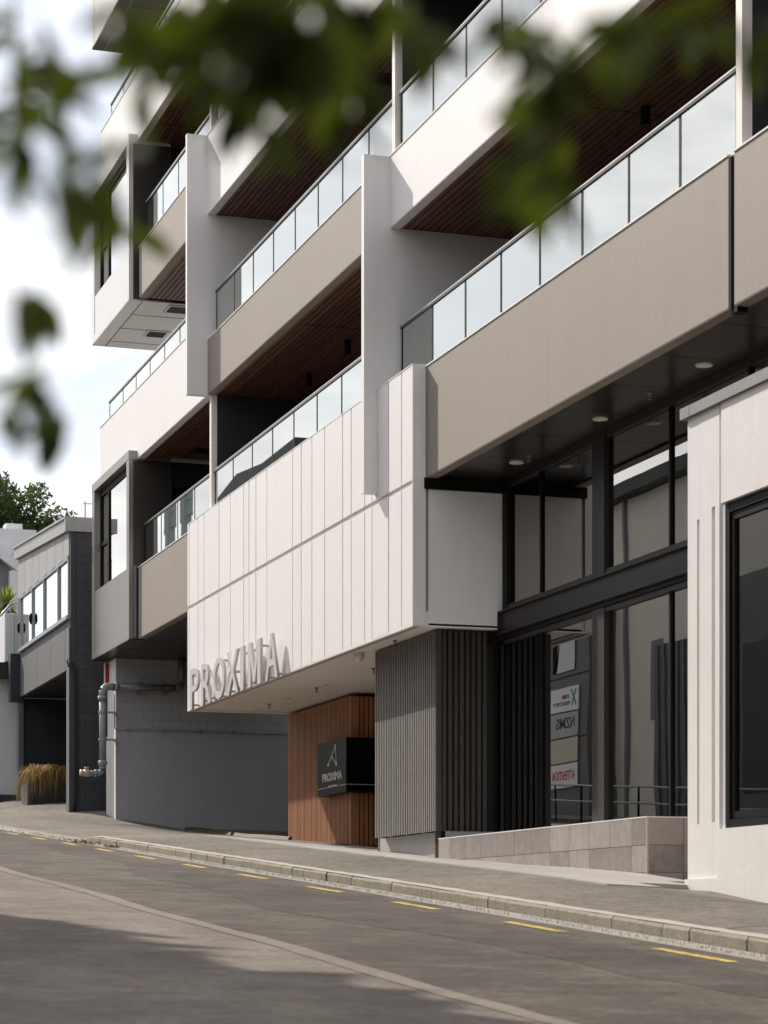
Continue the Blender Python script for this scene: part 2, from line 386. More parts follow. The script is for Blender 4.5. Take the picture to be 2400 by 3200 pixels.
def ground(x, y):
    q = np.array([x, y])*_S
    z0 = float(np.linalg.norm(_Q-q, axis=1) @ _C[:_n]+_C[_n]+q @ _C[_n+1:])
    if x < 7.8: z0 += ((-1.026 if y < 38.3 else -1.105)-z0)*(1-(max(x, 7.44)-7.44)/.36)
    if x > 12.12 and 43 < y < 51.6: z0 -= .15*(x-12.12)
    return z0+G*y
def zroad(x, y): return -1.137+G*y
def sheet(name, xs, ys, zf, mat, parent=None):
    m = MB(); nx = len(xs)
    m.v = [(x, y, zf(x, y)) for y in ys for x in xs]
    m.f = [(j*nx+i, j*nx+i+1, (j+1)*nx+i+1, (j+1)*nx+i) for j in range(len(ys)-1) for i in range(nx-1)]
    return m.build(name, mat, parent, smooth=True)
def zterr(x, y):
    return -1.6+G*min(max(y, -60), 170)-(2.6 if 12 < x < 40 and 2 < y < 75 else 0)
terr = struct(sheet('ground', list(np.linspace(-900, -40, 8))+list(np.linspace(-30, 44, 24))+list(np.linspace(60, 900, 8)),
                    list(np.linspace(-800, -70, 6))+list(np.linspace(-60, 170, 47))+list(np.linspace(220, 1500, 8)), zterr, 'earth'))
road = struct(sheet('road', list(np.linspace(-3.2, 7.08, 16)), list(np.linspace(-14, 120, 68)), zroad, 'road'))
sheet('gutter', [7.08, 7.2, 7.32], list(np.linspace(-14, 76, 61)), lambda x, y: zroad(x, y)+(.002 if x < 7.1 else -.008 if x < 7.25 else .012), 'gutter', road)
sheet('near_lane', list(np.linspace(-3.1, 4.15, 8)), list(np.linspace(-14, 118, 67)), lambda x, y: zroad(x, y)+.003, 'lane', road)
dk = MB(); rd = random.Random(17); dy = list(np.arange(2, 60, .6)); de = [5.75+.35*math.sin(v*.23)+.12*math.sin(v*.9)+rd.uniform(-.05, .05) for v in dy]
for i in range(len(dy)-1):
    a, b = dy[i], dy[i+1]
    dk.add([(de[i], a, zroad(0, a)+.002), (6.6, a, zroad(0, a)+.002), (6.6, b, zroad(0, b)+.002), (de[i+1], b, zroad(0, b)+.002)], [(0, 1, 2, 3)])
dk.build('resurfaced_strip', 'strip', road)
# pale sealed seam down the road and the yellow dashes beside the kerb
m = MB(); prev = None
rs = random.Random(3)
ys = list(np.arange(4, 70, .5))
lo = [(4.12+.03*math.sin(y*.9)+rs.uniform(-.012, .012), y) for y in ys]; hi = [(4.28+.03*math.sin(y*.9+.4)+rs.uniform(-.02, .02), y) for y in ys]
for i in range(len(ys)-1):
    m.add([(p[0], p[1], zroad(*p)+.007) for p in (lo[i], hi[i], hi[i+1], lo[i+1])], [(0, 1, 2, 3)])
m.build('seam', 'seam', road)
for k in range(-2, 19):
    y0 = 13.64+2.893*k; y1 = y0+1.2
    mm = MB()
    n = 6
    for i in range(n):
        a = y0+(y1-y0)*i/n; b = y0+(y1-y0)*(i+1)/n
        mm.add([(6.78+rs.uniform(-.004, .004), a, zroad(0, a)+.004), (6.88, a, zroad(0, a)+.004), (6.88, b, zroad(0, b)+.004), (6.78+rs.uniform(-.004, .004), b, zroad(0, b)+.004)], [(0, 1, 2, 3)])
    mm.build('yellow_dash', 'yellow', road)
foot = struct(sheet('footpath', [7.44, 7.6]+list(np.arange(7.8, 16.3, .2)), list(np.arange(2, 76.1, .25)), lambda x, y: ground(x, y)-(.03 if x > 9.3 and 21.1 < y < 39.2 else 0), 'path'))
# far footpath across the street
struct(sheet('opposite_footpath', [-6.5, -4.8, -3.2], list(np.linspace(-14, 120, 40)), lambda x, y: zroad(x, y)+.13, 'path'))

kerb = struct(node('kerb', None, (7.38, 25, 0)))
def kerb_piece(y0, y1, drop0=0, drop1=0):
    m = MB(); g = .004
    a, b = y0+g, y1-g
    def prof(y, dr, j):
        zb = zroad(0, y)-.12; zt = G*y-1.024-dr
        return [(7.33+j, y, zb), (7.335+j, y, zt-.025), (7.355+j, y, zt), (7.452, y, zt+.002), (7.452, y, zb)]
    j = rs.uniform(-.007, .007)
    p = prof(a, drop0+rs.uniform(-.003, .005), j)+prof(b, drop1+rs.uniform(-.003, .005), j+rs.uniform(-.003, .003))
    m.add(p, [(i, i+1, i+6, i+5) for i in range(4)]+[(0, 4, 3, 2, 1), (5, 6, 7, 8, 9)])
    return m.build('kerb_stone', 'kerb', kerb)
y = 8.0
while y < 37.7:
    d = .46 if y > 10 else .46
    kerb_piece(y, y+d); y += d
kerb_piece(y, 38.2); kerb_piece(38.2, 39.0, 0, .075)
y = 39.0
while y < 74: kerb_piece(y, y+.92, .075, .075); y += .92
# light mortar topping along the kerb
tm = MB(); ty = list(np.arange(2, 38.2, .3)); rk = random.Random(9); to = [rk.uniform(7.47, 7.53) for _ in ty]
for i in range(len(ty)-1):
    a, b = ty[i], ty[i+1]
    tm.add([(7.352, a, G*a-1.0205), (to[i], a, G*a-1.0165), (to[i+1], b, G*b-1.0165), (7.352, b, G*b-1.0205)], [(0, 1, 2, 3)])
tm.build('kerb_topping', 'kerbtop', kerb)
for yj in (15.2, 23.2, 31.1, 38.9, 47.0):
    jm = MB(); xs = list(np.linspace(7.55, 9.1, 9))
    for a, b in zip(xs[:-1], xs[1:]):
        ja = .015*math.sin(a*5); jb = .015*math.sin(b*5)
        jm.add([(a, yj+ja-.012, ground(a, yj)+.005), (b, yj+jb-.012, ground(b, yj)+.005), (b, yj+jb+.012, ground(b, yj)+.005), (a, yj+ja+.012, ground(a, yj)+.005)], [(0, 1, 2, 3)])
    jm.build('asphalt_joint', 'road', foot)

pav = struct(node('paving', None, (9.8, 30, .8)))
def backline(y):
    return 10.64 if y < 30.2 else 10.74 if y < 33.2 else 12.07
for iy in range(15):
    for ix in range(6):
        x0 = 9.12+.6*ix; x1 = x0+.6
        y0 = 20.95+1.2*iy+(.6 if ix % 2 else 0); y1 = y0+1.2
        xb = min(backline(y0), backline(y1))
        if x0 > xb-.1 or y1 > 39.4: continue
        x1 = min(x1, xb)
        if x0 > 10.3 and y0 < 21.7: continue
        g = .004; x0 += g; y0 += g; x1 -= g; y1 -= g
        m = MB(); mid = (y0+y1)/2
        top = [(x0, y0), (x1, y0), (x1, mid), (x0, mid), (x1, y1), (x0, y1)]
        vs = [(a, b, ground(a, b)+.014) for a, b in top]+[(a, b, ground(a, b)-.03) for a, b in top]
        m.add(vs, [(0, 1, 2, 3), (3, 2, 4, 5), (6, 7, 1, 0), (7, 8, 2, 1), (8, 10, 4, 2), (10, 11, 5, 4), (11, 9, 3, 5), (9, 6, 0, 3)])
        m.build('paver', 'paver', pav)

# ------------------------------------------------------------------ the apartment building
B = thing('apartment_building', 'modern white and taupe apartment building with stacked balconies and timber soffits', 'building', (12, 36, 1.2))
DB = 10.29
def fascia(y0, y1, z0, z1, mat, cap=True):
    o = bx('fascia', DB, DB+.15, y0, y1, z0, z1, mat, B)
    bx('lower_lip', DB+.004, DB+.152, y0+.002, y1-.002, z0-.012, z0-.001, mat, o)
    if cap: bx('capping', DB-.012, DB+.16, y0, y1, z1, z1+.018, 'coping', o)
    return o
fascia(20.66, 48.3, 6.06, 7.55, 'beige'); fascia(6, 20.53, 6.06, 7.55, 'beige')
bx('joint_filler', DB+.03, DB+.15, 20.53, 20.66, 6.0, 7.55, 'black', B)
fascia(6, 31.28, 9.88, 10.88, 'white')
fascia(31.40, 42.15, 9.88, 10.88, 'beige')
f5 = fascia(42.27, 52.45, 9.88, 11.34, 'white')
bx('return_wall', DB+.15, 12.6, 52.3, 52.45, 9.88, 11.34, 'white', f5)
fascia(6, 42.15, 13.23, 14.69, 'white')
fascia(42.27, 48.2, 13.23, 14.28, 'beige')
f8 = fascia(42.27, 52.35, 16.6, 18.05, 'white')
bx('return_wall', DB+.15, 12.6, 52.2, 52.35, 16.6, 18.05, 'white', f8)
fascia(6, 42.15, 16.6, 17.6, 'beige')
# balcony floors
for (y0, y1, z0) in ((6, 48.3, 6.35), (6, 52.3, 10.02), (6, 48.2, 13.37), (6, 52.2, 16.74)):
    bx('floor_slab', DB+.15, 13.6, y0, y1, z0, z0+.42, 'concrete', B)
bx('roof', DB, 22, 6, 48, 20.05, 20.4, 'white', B)
# rear walls with dark glass doors
for z0, z1 in ((6.77, 9.9), (10.44, 13.3), (13.79, 16.65), (17.16, 20.05)):
    w = bx('rear_wall', 13.6, 13.8, 6, 48, z0, z1, 'charcoal', B)
    for y0 in (9, 13.5, 22.5, 27, 33, 37.5, 44):
        bx('sliding_door', 13.57, 13.6, y0, y0+3.4, z0, z0+2.3, 'black', w)
        bx('pane', 13.555, 13.57, y0+.08, y0+3.32, z0+.08, z0+2.22, 'glassd', w)
bx('end_wall', 13.6, 22, 47.8, 48, 6.05, 20, 'render', B)
bx('ground_floor_rear_wall', 17.2, 17.4, 6, 52.4, -2.5, 6.06, 'charcoal', B); bx('first_floor_slab', 13.61, 22, 6, 48, 6.4, 6.7, 'charcoal', B)
bx('driveway_floor', 12.6, 17.2, 43, 51.5, -.2, 0.0, 'render', B)
# timber ceilings
ceil_proto = {}
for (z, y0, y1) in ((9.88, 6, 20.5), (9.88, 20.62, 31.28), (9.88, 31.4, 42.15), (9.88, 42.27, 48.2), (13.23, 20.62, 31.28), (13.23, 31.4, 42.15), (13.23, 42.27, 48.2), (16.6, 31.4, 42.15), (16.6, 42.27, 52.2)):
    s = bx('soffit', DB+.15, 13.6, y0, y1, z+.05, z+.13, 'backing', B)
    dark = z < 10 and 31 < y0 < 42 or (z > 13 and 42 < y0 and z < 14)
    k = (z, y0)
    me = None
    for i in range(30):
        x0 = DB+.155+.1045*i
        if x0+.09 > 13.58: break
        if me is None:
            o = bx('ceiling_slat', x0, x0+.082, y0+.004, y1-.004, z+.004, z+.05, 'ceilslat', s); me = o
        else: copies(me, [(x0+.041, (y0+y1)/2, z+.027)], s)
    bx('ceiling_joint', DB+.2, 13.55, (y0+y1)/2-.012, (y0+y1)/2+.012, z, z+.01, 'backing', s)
# party walls between balconies; the two white fins run on in front of them
def party(y, z0, z1, mat, post=True):
    o = bx('party_wall', 10.47, 13.6, y, y+.12, z0, z1, mat, B)
    if post: bx('end_post', 10.36, 10.47, y-.005, y+.125, z0, z1, 'soffitw', o)
    return o
bx('party_wall', 10.44, 13.6, 31.28, 31.40, 7.5, 9.878, 'white', B)
bx('party_wall', 10.44, 13.6, 42.15, 42.27, 10.9, 13.228, 'white', B)
party(42.15, 7.56, 9.878, 'charcoal'); party(20.51, 7.56, 9.878, 'charcoal'); party(31.28, 10.9, 13.228, 'charcoal'); party(20.51, 10.9, 13.228, 'charcoal'); party(42.15, 14.7, 16.598, 'charcoal')
bx('fin', 9.9, 10.44, 31.28, 31.40, 7.574, 10.88, 'white', B)
bx('fin', 9.9, 10.098, 31.28, 31.40, 6.10, 7.574, 'white', B)
bx('fin', 9.9, 10.44, 42.15, 42.27, 9.85, 14.69, 'white', B)
# balustrades: glass sheets, dark joints, rail
def balustrade(joints, z0, zr, xg=10.42):
    b = node('balustrade', B, (xg, (joints[0]+joints[-1])/2, z0))
    js = sorted(joints)
    for a, c in zip(js[:-1], js[1:]):
        bx('glass_pane', xg, xg+.012, a+.028, c-.028, z0-.12, zr-.03, 'glassb', b)
    for a in js: bx('glass_joint', xg-.004, xg+.016, a-.026, a+.026, z0-.12, zr-.03, 'black', b)
    bx('handrail', xg-.02, xg+.03, js[0]-.05, js[-1]+.05, zr-.03, zr, 'rail', b)
    bx('rail_cap', xg-.022, xg+.032, js[0]-.05, js[-1]+.05, zr+.001, zr+.02, 'railtop', b)
R13 = lambda a, n: [a+1.3*i for i in range(n)]
balustrade(R13(20.73, 9), 7.56, 8.45)
balustrade(R13(9.3, 9), 7.56, 8.45)
balustrade([32.75, 34.05, 35.38, 36.73, 38.05, 39.39, 40.74, 42.08], 7.56, 8.45)
balustrade([31.5, 32.72], 7.56, 8.45)
balustrade([42.33, 43.72, 45.17, 46.66, 48.16], 7.56, 8.45)
balustrade([31.43, 32.68, 34.0, 35.32, 36.65, 37.99, 39.32, 40.65, 41.96], 10.88, 11.77)
balustrade([20.8]+[22.0+1.3*i for i in range(7)]+[31.17], 10.88, 11.77)
balustrade([42.4, 43.6, 44.97, 46.35, 47.73, 49.13, 50.51, 51.98], 11.34, 11.85)
balustrade([42.4, 43.7, 45.1, 46.5, 48.0], 14.28, 15.2)
balustrade(R13(31.5, 9), 14.69, 15.2)
balustrade([42.4, 43.6, 44.9, 46.28, 47.64, 49.03, 50.43, 51.78], 18.05, 18.53)
# --- projecting box windows at the far end
def boxwin(z0, zs, z1, mat, under):
    w = node('box_window', B, (10.5, 50.4, z0))
    y0, y1, xf = 48.4, 52.5, 10.11
    bx('sill_panel', xf+.01, xf+.9, y0+.26, y1-.28, z0+.16, zs, mat, w)
    bx('bottom_rail', xf, xf+.9, y0, y1, z0, z0+.158, mat, w)
    bx('frame_jamb', xf, xf+.9, y0, y0+.258, z0+.16, z1-.19, mat, w)
    bx('frame_jamb', xf, xf+.9, y1-.278, y1, z0+.16, z1-.19, mat, w)
    bx('frame_head', xf-.006, xf+.9, y0-.006, y1+.006, z1-.188, z1, mat, w)
    bx('cheek', xf+.09, xf+.92, y0-.012, y0-.001, z0+.01, z1-.2, 'brown', w)
    bx('cheek', xf+.9, 13.6, y0+.25, y0+.4, z0+.02, z1-.2, 'brown', w)
    xg = 10.28; zb, zt = zs+.002, z1-.19
    ya, yb = y0+.26, y1-.28
    bx('window_frame', xg-.03, xg+.05, yb-.06, yb, zb, zt, 'black', w); bx('window_frame', xg-.03, xg+.05, ya, ya+.06, zb, zt, 'black', w)
    bx('window_frame', xg-.03, xg+.05, ya+.061, yb-.061, zt-.14, zt, 'black', w); bx('window_frame', xg-.03, xg+.05, ya+.061, yb-.061, zb, zb+.06, 'black', w)
    bx('window_mullion', xg-.03, xg+.05, 51.26, 51.38, zb+.061, zt-.141, 'black', w)
    bx('window_transom', xg-.028, xg+.048, 51.381, yb-.061, zs+1.0, zs+1.1, 'black', w)
    bx('pane', xg, xg+.012, ya+.061, 51.259, zb+.061, zt-.141, 'glassd', w)
    bx('pane', xg+.006, xg+.018, 51.382, yb-.061, zb+.061, zs+.999, 'glassd', w)
    bx('pane', xg+.006, xg+.018, 51.382, yb-.061, zs+1.101, zt-.141, 'glassd', w)
    bx('room_back', xf+.85, xf+.88, ya, yb, zs, zt, 'interior', w)
    s = bx('underside', xf+.002, 13.6, y0+.01, y1-.002, z0-.02, z0-.001, under, w)
    return w
boxwin(6.06, 7.57, 10.04, 'satin', 'soffitd')
boxwin(13.24, 14.26, 16.73, 'satinw', 'satinw')
w = node('box_window', B, (10.5, 50.4, 20))
bx('sill_panel', 10.11, 13.5, 48.4, 52.22, 19.99, 23, 'satinw', w); bx('frame_jamb', 10.105, 13.5, 52.225, 52.5, 19.99, 23, 'satinw', w)
bx('underside', 10.115, 14.5, 48.41, 52.49, 19.965, 19.985, 'soffitd', w)
for yy in (49.8, 51.2): bx('panel_joint', 10.4, 14.4, yy-.012, yy+.012, 19.955, 19.964, 'joint', w)
bx('panel_joint', 10.38, 10.4, 48.5, 52.4, 19.955, 19.964, 'joint', w)
# joints and fixing strip under the upper box
us = [c for c in B.children if c.name.startswith('box_window')][1]
for yy in (49.55, 50.75, 51.95): bx('panel_joint', 10.42, 13.5, yy-.008, yy+.008, 13.214, 13.219, 'brown', us)
bx('panel_joint', 10.40, 10.42, 48.45, 52.45, 13.214, 13.219, 'brown', us)
# glazed door in the cross wall beside each box
for z0 in (7.2, 13.9):
    o = bx('cross_wall', 10.95, 13.6, 48.66, 48.8, z0, z0+2.7, 'charcoal', B)
    bx('door_frame', 11.1, 12.9, 48.63, 48.66, z0, z0+2.15, 'black', o); bx('pane', 11.18, 12.82, 48.615, 48.63, z0+.08, z0+2.07, 'glassd', o)
bx('downpipe', 10.2, 10.25, 48.3, 48.36, 6.08, 7.6, 'galvpipe', B)

# --- the white panel band carrying the name
band = node('panel_band', B, (10.2, 36.4, 5.8))
gy = [42.99, 42.83, 42.12, 41.64, 40.51, 39.69, 38.76, 38.41, 37.95, 37.25, 35.68, 35.18, 34.58, 33.89, 32.96, 32.53, 31.88, 31.53, 30.78, 30.21, 29.74]
bx('backing', 10.146, 10.285, 29.75, 42.98, 4.07, 7.55, 'joint', band)
bx('rebate', 10.13, 10.1455, 29.75, 42.98, 5.957, 6.018, 'panel', band)
pr = random.Random(11)
for a, b in zip(gy[:-1], gy[1:]):
    for z0, z1 in ((6.02, 7.57), (4.06, 5.955)):
        j = pr.uniform(-.0015, .0015)
        bx('panel', 10.1+j, 10.143, b+.017, a-.017, z0, z1, 'panel', band, bevel=.004)
bx('end_panel', 10.1, 10.284, 29.728, 29.747, 4.06, 7.57, 'white', band)
bx('top_capping', 10.095, 10.29, 29.73, 42.99, 7.571, 7.585, 'coping', band)
bx('return_panel', 10.33, 11.4, 29.74, 29.9, 4.062, 5.9, 'white', band)
bx('joint_filler', 10.288, 10.328, 29.77, 29.9, 4.07, 5.9, 'joint', band)
bx('head_channel', 10.26, 11.4, 29.70, 29.9, 5.903, 6.05, 'black', band)
sf = bx('band_soffit', 10.16, 14.5, 29.75, 42.99, 4.09, 4.25, 'soffitw', band)
bx('soffit_edge', 10.102, 10.16, 29.74, 42.99, 4.045, 4.09, 'soffitw', band)
bx('soffit_edge', 10.161, 14.5, 42.93, 42.99, 4.045, 4.088, 'soffitw', band)
bx('soffit_edge', 10.161, 11.42, 29.74, 29.80, 4.045, 4.088, 'soffitw', band)
# --- soffit of dark panels over the shopfront, and over the driveway
so = node('dark_soffit', B, (11.5, 25, 6.1))
js = [8, 9.1, 10.5, 11.9, 13.3, 14.7, 16.1, 17.1, 18.5, 19.88, 21.27, 22.65, 24.03, 25.4, 26.82, 28.22, 29.7]
for a, b in zip(js[:-1], js[1:]): bx('soffit_panel', 10.46, 11.5, a+.008, b-.008, 6.075, 6.1, 'soffitd', so)
bx('joint_backing', 10.45, 11.5, 8, 29.7, 6.083, 6.13, 'joint', so)
so2 = node('driveway_soffit', B, (12, 48, 6.06))
for i in range(7): bx('soffit_panel', 10.46, 14.6, 43.0+1.33*i+.008, 44.33+1.33*i-.008 if i < 6 else 52.4, 6.0, 6.03, 'soffitd', so2)
bx('joint_backing', 10.46, 14.6, 43, 52.4, 6.012, 6.05, 'joint', so2)
# --- shopfront
sh = node('shopfront', B, (11.45, 25, 3.6))
mu = [29.65, 28.41, 26.42, 24.43, 22.44, 20.45, 18.46, 16.47, 14.5]
bx('pane', 11.45, 11.462, 29.67, 30.2, 1.0, 3.84, 'glasss', sh)
for a, b in zip(mu[:-1], mu[1:]):
    bx('pane', 11.45, 11.462, b, a, 1.0, 3.84, 'glasss', sh); bx('pane', 11.45, 11.462, b, a, 4.36, 5.98, 'glasss', sh)
for yv in mu:
    wd = .185 if abs(yv-26.42) < .01 or abs(yv-18.46) < .01 else .022
    for z0, z1 in ((1.0, 3.9), (4.3, 6.07)):
        bx('mullion', 11.385 if wd > .1 else 11.42, 11.448, yv-wd, yv+wd, z0, z1, 'beam' if wd > .1 else 'black', sh)
bx('mullion', 11.39, 11.449, 29.55, 29.72, 4.3, 6.07, 'black', sh)
for z0, z1 in ((3.84, 3.9), (4.29, 4.36), (5.97, 6.07)): bx('transom', 11.40, 11.447, 14.5, 29.7, z0, z1, 'beam', sh)
bx('bottom_rail', 11.40, 11.447, 14.5, 30.2, 1.14, 1.24, 'black', sh)
ib = MB(); ib.box(11.32, 11.44, 14.5, 29.72, 4.265, 4.285); ib.box(11.32, 11.44, 14.5, 29.72, 3.965, 3.985); ib.box(11.37, 11.39, 14.5, 29.71, 3.986, 4.264); ib.box(11.32, 11.44, 29.722, 29.735, 3.965, 4.285)
ib.build('steel_beam', 'beam', sh)
bx('head_frame', 11.37, 11.44, 14.5, 30.2, 3.905, 3.96, 'black', sh)
# interior
inn = node('shop_interior', B, (14, 24, 3))
bx('floor', 11.47, 17, 14, 30, 1.0, 1.06, 'floorin', inn); bx('back_wall', 17, 17.1, 14, 30, 1, 6.1, 'interior', inn); bx('side_wall', 11.48, 17, 30.21, 30.25, 1, 6.05, 'brown', inn)
bx('ceiling', 11.51, 17, 14, 29.9, 6.12, 6.2, 'interior', inn); bx('mezzanine', 12.6, 17, 14, 29.9, 3.9, 4.2, 'interior', inn)
for yv in (26.3, 22.3): bx('column', 11.6, 11.95, yv, yv+.35, 1.06, 6.1, 'brown', inn)
# --- charcoal batten screen
sc = node('batten_screen', B, (10.8, 31.6, 2.7))
bx('backing', 10.645, 16, 30.27, 32.94, 1.32, 4.085, 'backing', sc)
first = shade_edges(bx('batten', 10.60, 10.642, 32.94-.049, 32.94, 1.30, 4.07, 'greyslat', sc))
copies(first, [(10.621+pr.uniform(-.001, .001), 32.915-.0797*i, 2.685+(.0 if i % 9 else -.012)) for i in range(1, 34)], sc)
bx('batten', 10.60, 10.68, 30.205, 30.235, 1.30, 4.07, 'shadeslat', sc)
side = bx('batten', 10.70, 10.752, 30.215, 30.265, 1.30, 4.07, 'shadeslat', sc)
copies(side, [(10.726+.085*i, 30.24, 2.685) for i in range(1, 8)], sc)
bx('batten_base', 10.69, 11.44, 30.26, 30.5, .6, 1.31, 'black', sc)
bx('concrete_plinth', 10.75, 11.5, 30.22, 33.15, -.4, 1.30, 'concrete', B)
bx('entry_wall', 10.76, 16, 33.1, 33.3, .4, 4.08, 'brown', B)
# --- tiled upstand below the glass
tw = node('tiled_wall', B, (10.9, 26.8, .9))
bx('grout_core', 10.655, 11.39, 23.37, 30.215, -.6, 1.18, 'grout', tw)
tj = [30.215, 29.75, 29.15, 28.55, 27.95, 27.35, 26.75, 26.15, 25.55, 24.95, 24.35, 23.75, 23.365]
tr = random.Random(5)
for a, b in zip(tj[:-1], tj[1:]):
    for z0, z1 in ((.888, 1.184), (.585, .881), (.282, .578), (-.02, .275)):
        bx('tile', 10.64+tr.uniform(-.001, .001), 10.653, b+.0035, a-.0035, z0, z1, 'tile', tw)
for x0, x1 in ((10.665, 11.08), (11.087, 11.39)):
    for z0, z1 in ((.888, 1.184), (.585, .881), (.282, .578), (-.02, .275)):
        bx('tile', x0, x1, 23.352, 23.366, z0, z1, 'tile', tw)
bx('corner_trim', 10.638, 10.662, 23.35, 23.364, .3, 1.19, 'brass', tw)
bx('edge_trim', 10.637, 11.39, 23.352, 30.215, 1.186, 1.198, 'coping', tw)
# --- cedar batten block beside the driveway
ce = node('cedar_wall', B, (12.5, 41, 2.9))
bx('backing', 12.125, 16, 39.0, 42.97, 1.42, 4.04, 'backing', ce)
bx('base', 12.16, 16, 39.1, 42.9, .8, 1.8, 'charcoal', ce)
first = shade_edges(bx('batten', 12.08, 12.12, 42.923, 42.971, 1.62, 4.03, 'cedar', ce))
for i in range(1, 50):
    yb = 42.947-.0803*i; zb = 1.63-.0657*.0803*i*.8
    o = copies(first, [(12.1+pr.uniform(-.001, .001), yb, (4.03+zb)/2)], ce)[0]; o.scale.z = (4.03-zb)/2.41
side = bx('batten', 12.13, 12.24, 38.955, 38.995, 1.4, 4.02, 'cedar', ce)
side2 = bx('batten', 12.26, 12.322, 38.955, 38.995, 1.4, 4.02, 'cedar', ce)
copies(side2, [(12.291+.083*i, 38.975, 2.71) for i in range(1, 14)], ce)
bx('corner_batten', 12.081, 12.128, 38.955, 38.99, 1.41, 4.02, 'cedar', ce)
# --- block wall on the far side of the driveway
bw = node('block_wall', B, (12, 52, 4))
bx('core', 10.478, 16, 51.525, 52.48, .8, 6.0, 'render', bw)
bx('rendered_face', 10.47, 16, 51.5, 51.522, .8, 4.40, 'render', bw)
bx('end_face', 10.455, 10.475, 51.5, 52.05, .8, 6.0, 'cream', bw)
bx('end_rib', 10.44, 10.476, 52.052, 52.5, .8, 4.3, 'cream', bw); bx('end_rib', 10.455, 10.477, 52.052, 52.42, 4.301, 6.0, 'cream', bw)
for r_ in range(8):
    z0 = 4.425+.203*r_
    xx = 10.46-(.21 if r_ % 2 else 0)
    while xx < 14.6:
        a = max(xx, 10.476); b = xx+.42
        if b-a > .05: bx('block', a+.003, b-.003, 51.5105, 51.524, z0+.003, min(z0+.2, 5.99), 'block', bw)
        xx += .423

# ------------------------------------------------------------------ lettering on the band
NL = thing('building_name_sign', 'large stone-coloured raised letters reading PROXIMA along the foot of the white panels', 'sign', (9.97, 39, 4.06))
for ch, a, b in zip('PROXIMA', (42.09, 41.2, 40.31, 39.34, 38.39, 37.89, 36.76), (41.44, 40.51, 39.5, 38.54, 38.17, 37.07, 36.01)):
    c = (a+b)/2; w_ = a-b
    if ch == 'M':
        poly = [(0, 0), (.23, 0), (.23, .60), (.43, .08), (.57, .08), (.77, .60), (.77, 0), (1, 0), (1, 1), (.76, 1), (.5, .36), (.24, 1), (0, 1)]
        lt = prism_yz([(a-q*w_, 3.99+.745*h) for q, h in poly], 9.94, 9.985).build('letter', 'lettermat', NL)
    else: lt = text_obj('letter', ch, 'lettermat', NL, (9.985, a, 3.99), (0, -1, 0), .745, w_, .045, .008)
    pegs = dict(P=[(.1, .12), (.1, .85)], R=[(.1, .12), (.1, .85), (.85, .12)], O=[(.5, .07), (.5, .93)], X=[(.15, .1), (.85, .1), (.5, .52)], I=[(.5, .12), (.5, .85)],
                M=[(.1, .12), (.9, .12), (.1, .85), (.9, .85)], A=[(.13, .08), (.87, .08)])[ch]
    for q, h in pegs: MB().tube([(9.985, a-q*w_, 3.99+.745*h), (10.1, a-q*w_, 3.99+.745*h)], .022, 8).build('standoff', 'lettermat', lt)

# ------------------------------------------------------------------ black entrance sign on the cedar corner
ES = thing('entrance_sign', 'black box sign reading PROXIMA with a pale node emblem, wrapped round the cedar corner', 'sign', (11.9, 39.4, 2.32))
pn = bx('panel', 11.9, 12.075, 38.6, 40.35, 2.32, 3.27, 'signblack', ES)
bx('side_panel', 12.078, 14.2, 38.6, 38.95, 2.32, 3.27, 'signblack', ES)
bx('front_face', 11.892, 11.899, 38.6, 40.35, 2.32, 3.27, 'signblack', ES, bevel=.003)
emb = MB()
def P(y, z): return Vector((11.888, y, z))
T_, BL_, BR_, MD_ = (39.23, 3.16), (39.66, 2.855), (39.16, 2.835), (39.44, 2.985)
def bar(a, b, wd=.018):
    a = Vector(a); b = Vector(b); d = (b-a).normalized(); n = Vector((-d.y, d.x))*wd/2
    pts = [a+n, b+n, b-n, a-n]
    emb.add([(11.884, p.x, p.y) for p in pts]+[(11.891, p.x, p.y) for p in pts], [(0, 1, 2, 3), (7, 6, 5, 4), (0, 4, 5, 1), (1, 5, 6, 2), (2, 6, 7, 3), (3, 7, 4, 0)])
bar(T_, BL_, .026); bar(T_, BR_, .026); bar(MD_, BR_, .026)
for c in (T_, BL_, BR_, MD_):
    n = 14; rr = .03 if c != MD_ else .026
    emb.add([(11.882, c[0]+rr*1.6*math.cos(2*math.pi*k/n), c[1]+rr*math.sin(2*math.pi*k/n)) for k in range(n)]+[(11.8905, c[0]+rr*1.6*math.cos(2*math.pi*k/n), c[1]+rr*math.sin(2*math.pi*k/n)) for k in range(n)],
            [tuple(range(n)), tuple(range(2*n-1, n-1, -1))]+[(k, n+k, n+(k+1) % n, (k+1) % n) for k in range(n)])
emb.build('emblem', 'signgrey', ES)
text_obj('lettering', 'PROXIMA', 'signgrey', ES, (11.891, 40.03, 2.562), (0, -1, 0), .15, 1.2, .006, .035)
text_obj('small_lettering', 'apartments', 'signgrey', ES, (11.891, 39.68, 2.43), (0, -1, 0), .062, .56, .004, .02)
bx('underline', 11.886, 11.891, 39.72, 40.34, 2.447, 2.458, 'signgrey', ES); bx('underline', 11.886, 11.891, 38.61, 39.08, 2.447, 2.458, 'signgrey', ES)
bx('underline', 11.9, 13.5, 38.590, 38.598, 2.447, 2.458, 'signgrey', ES)

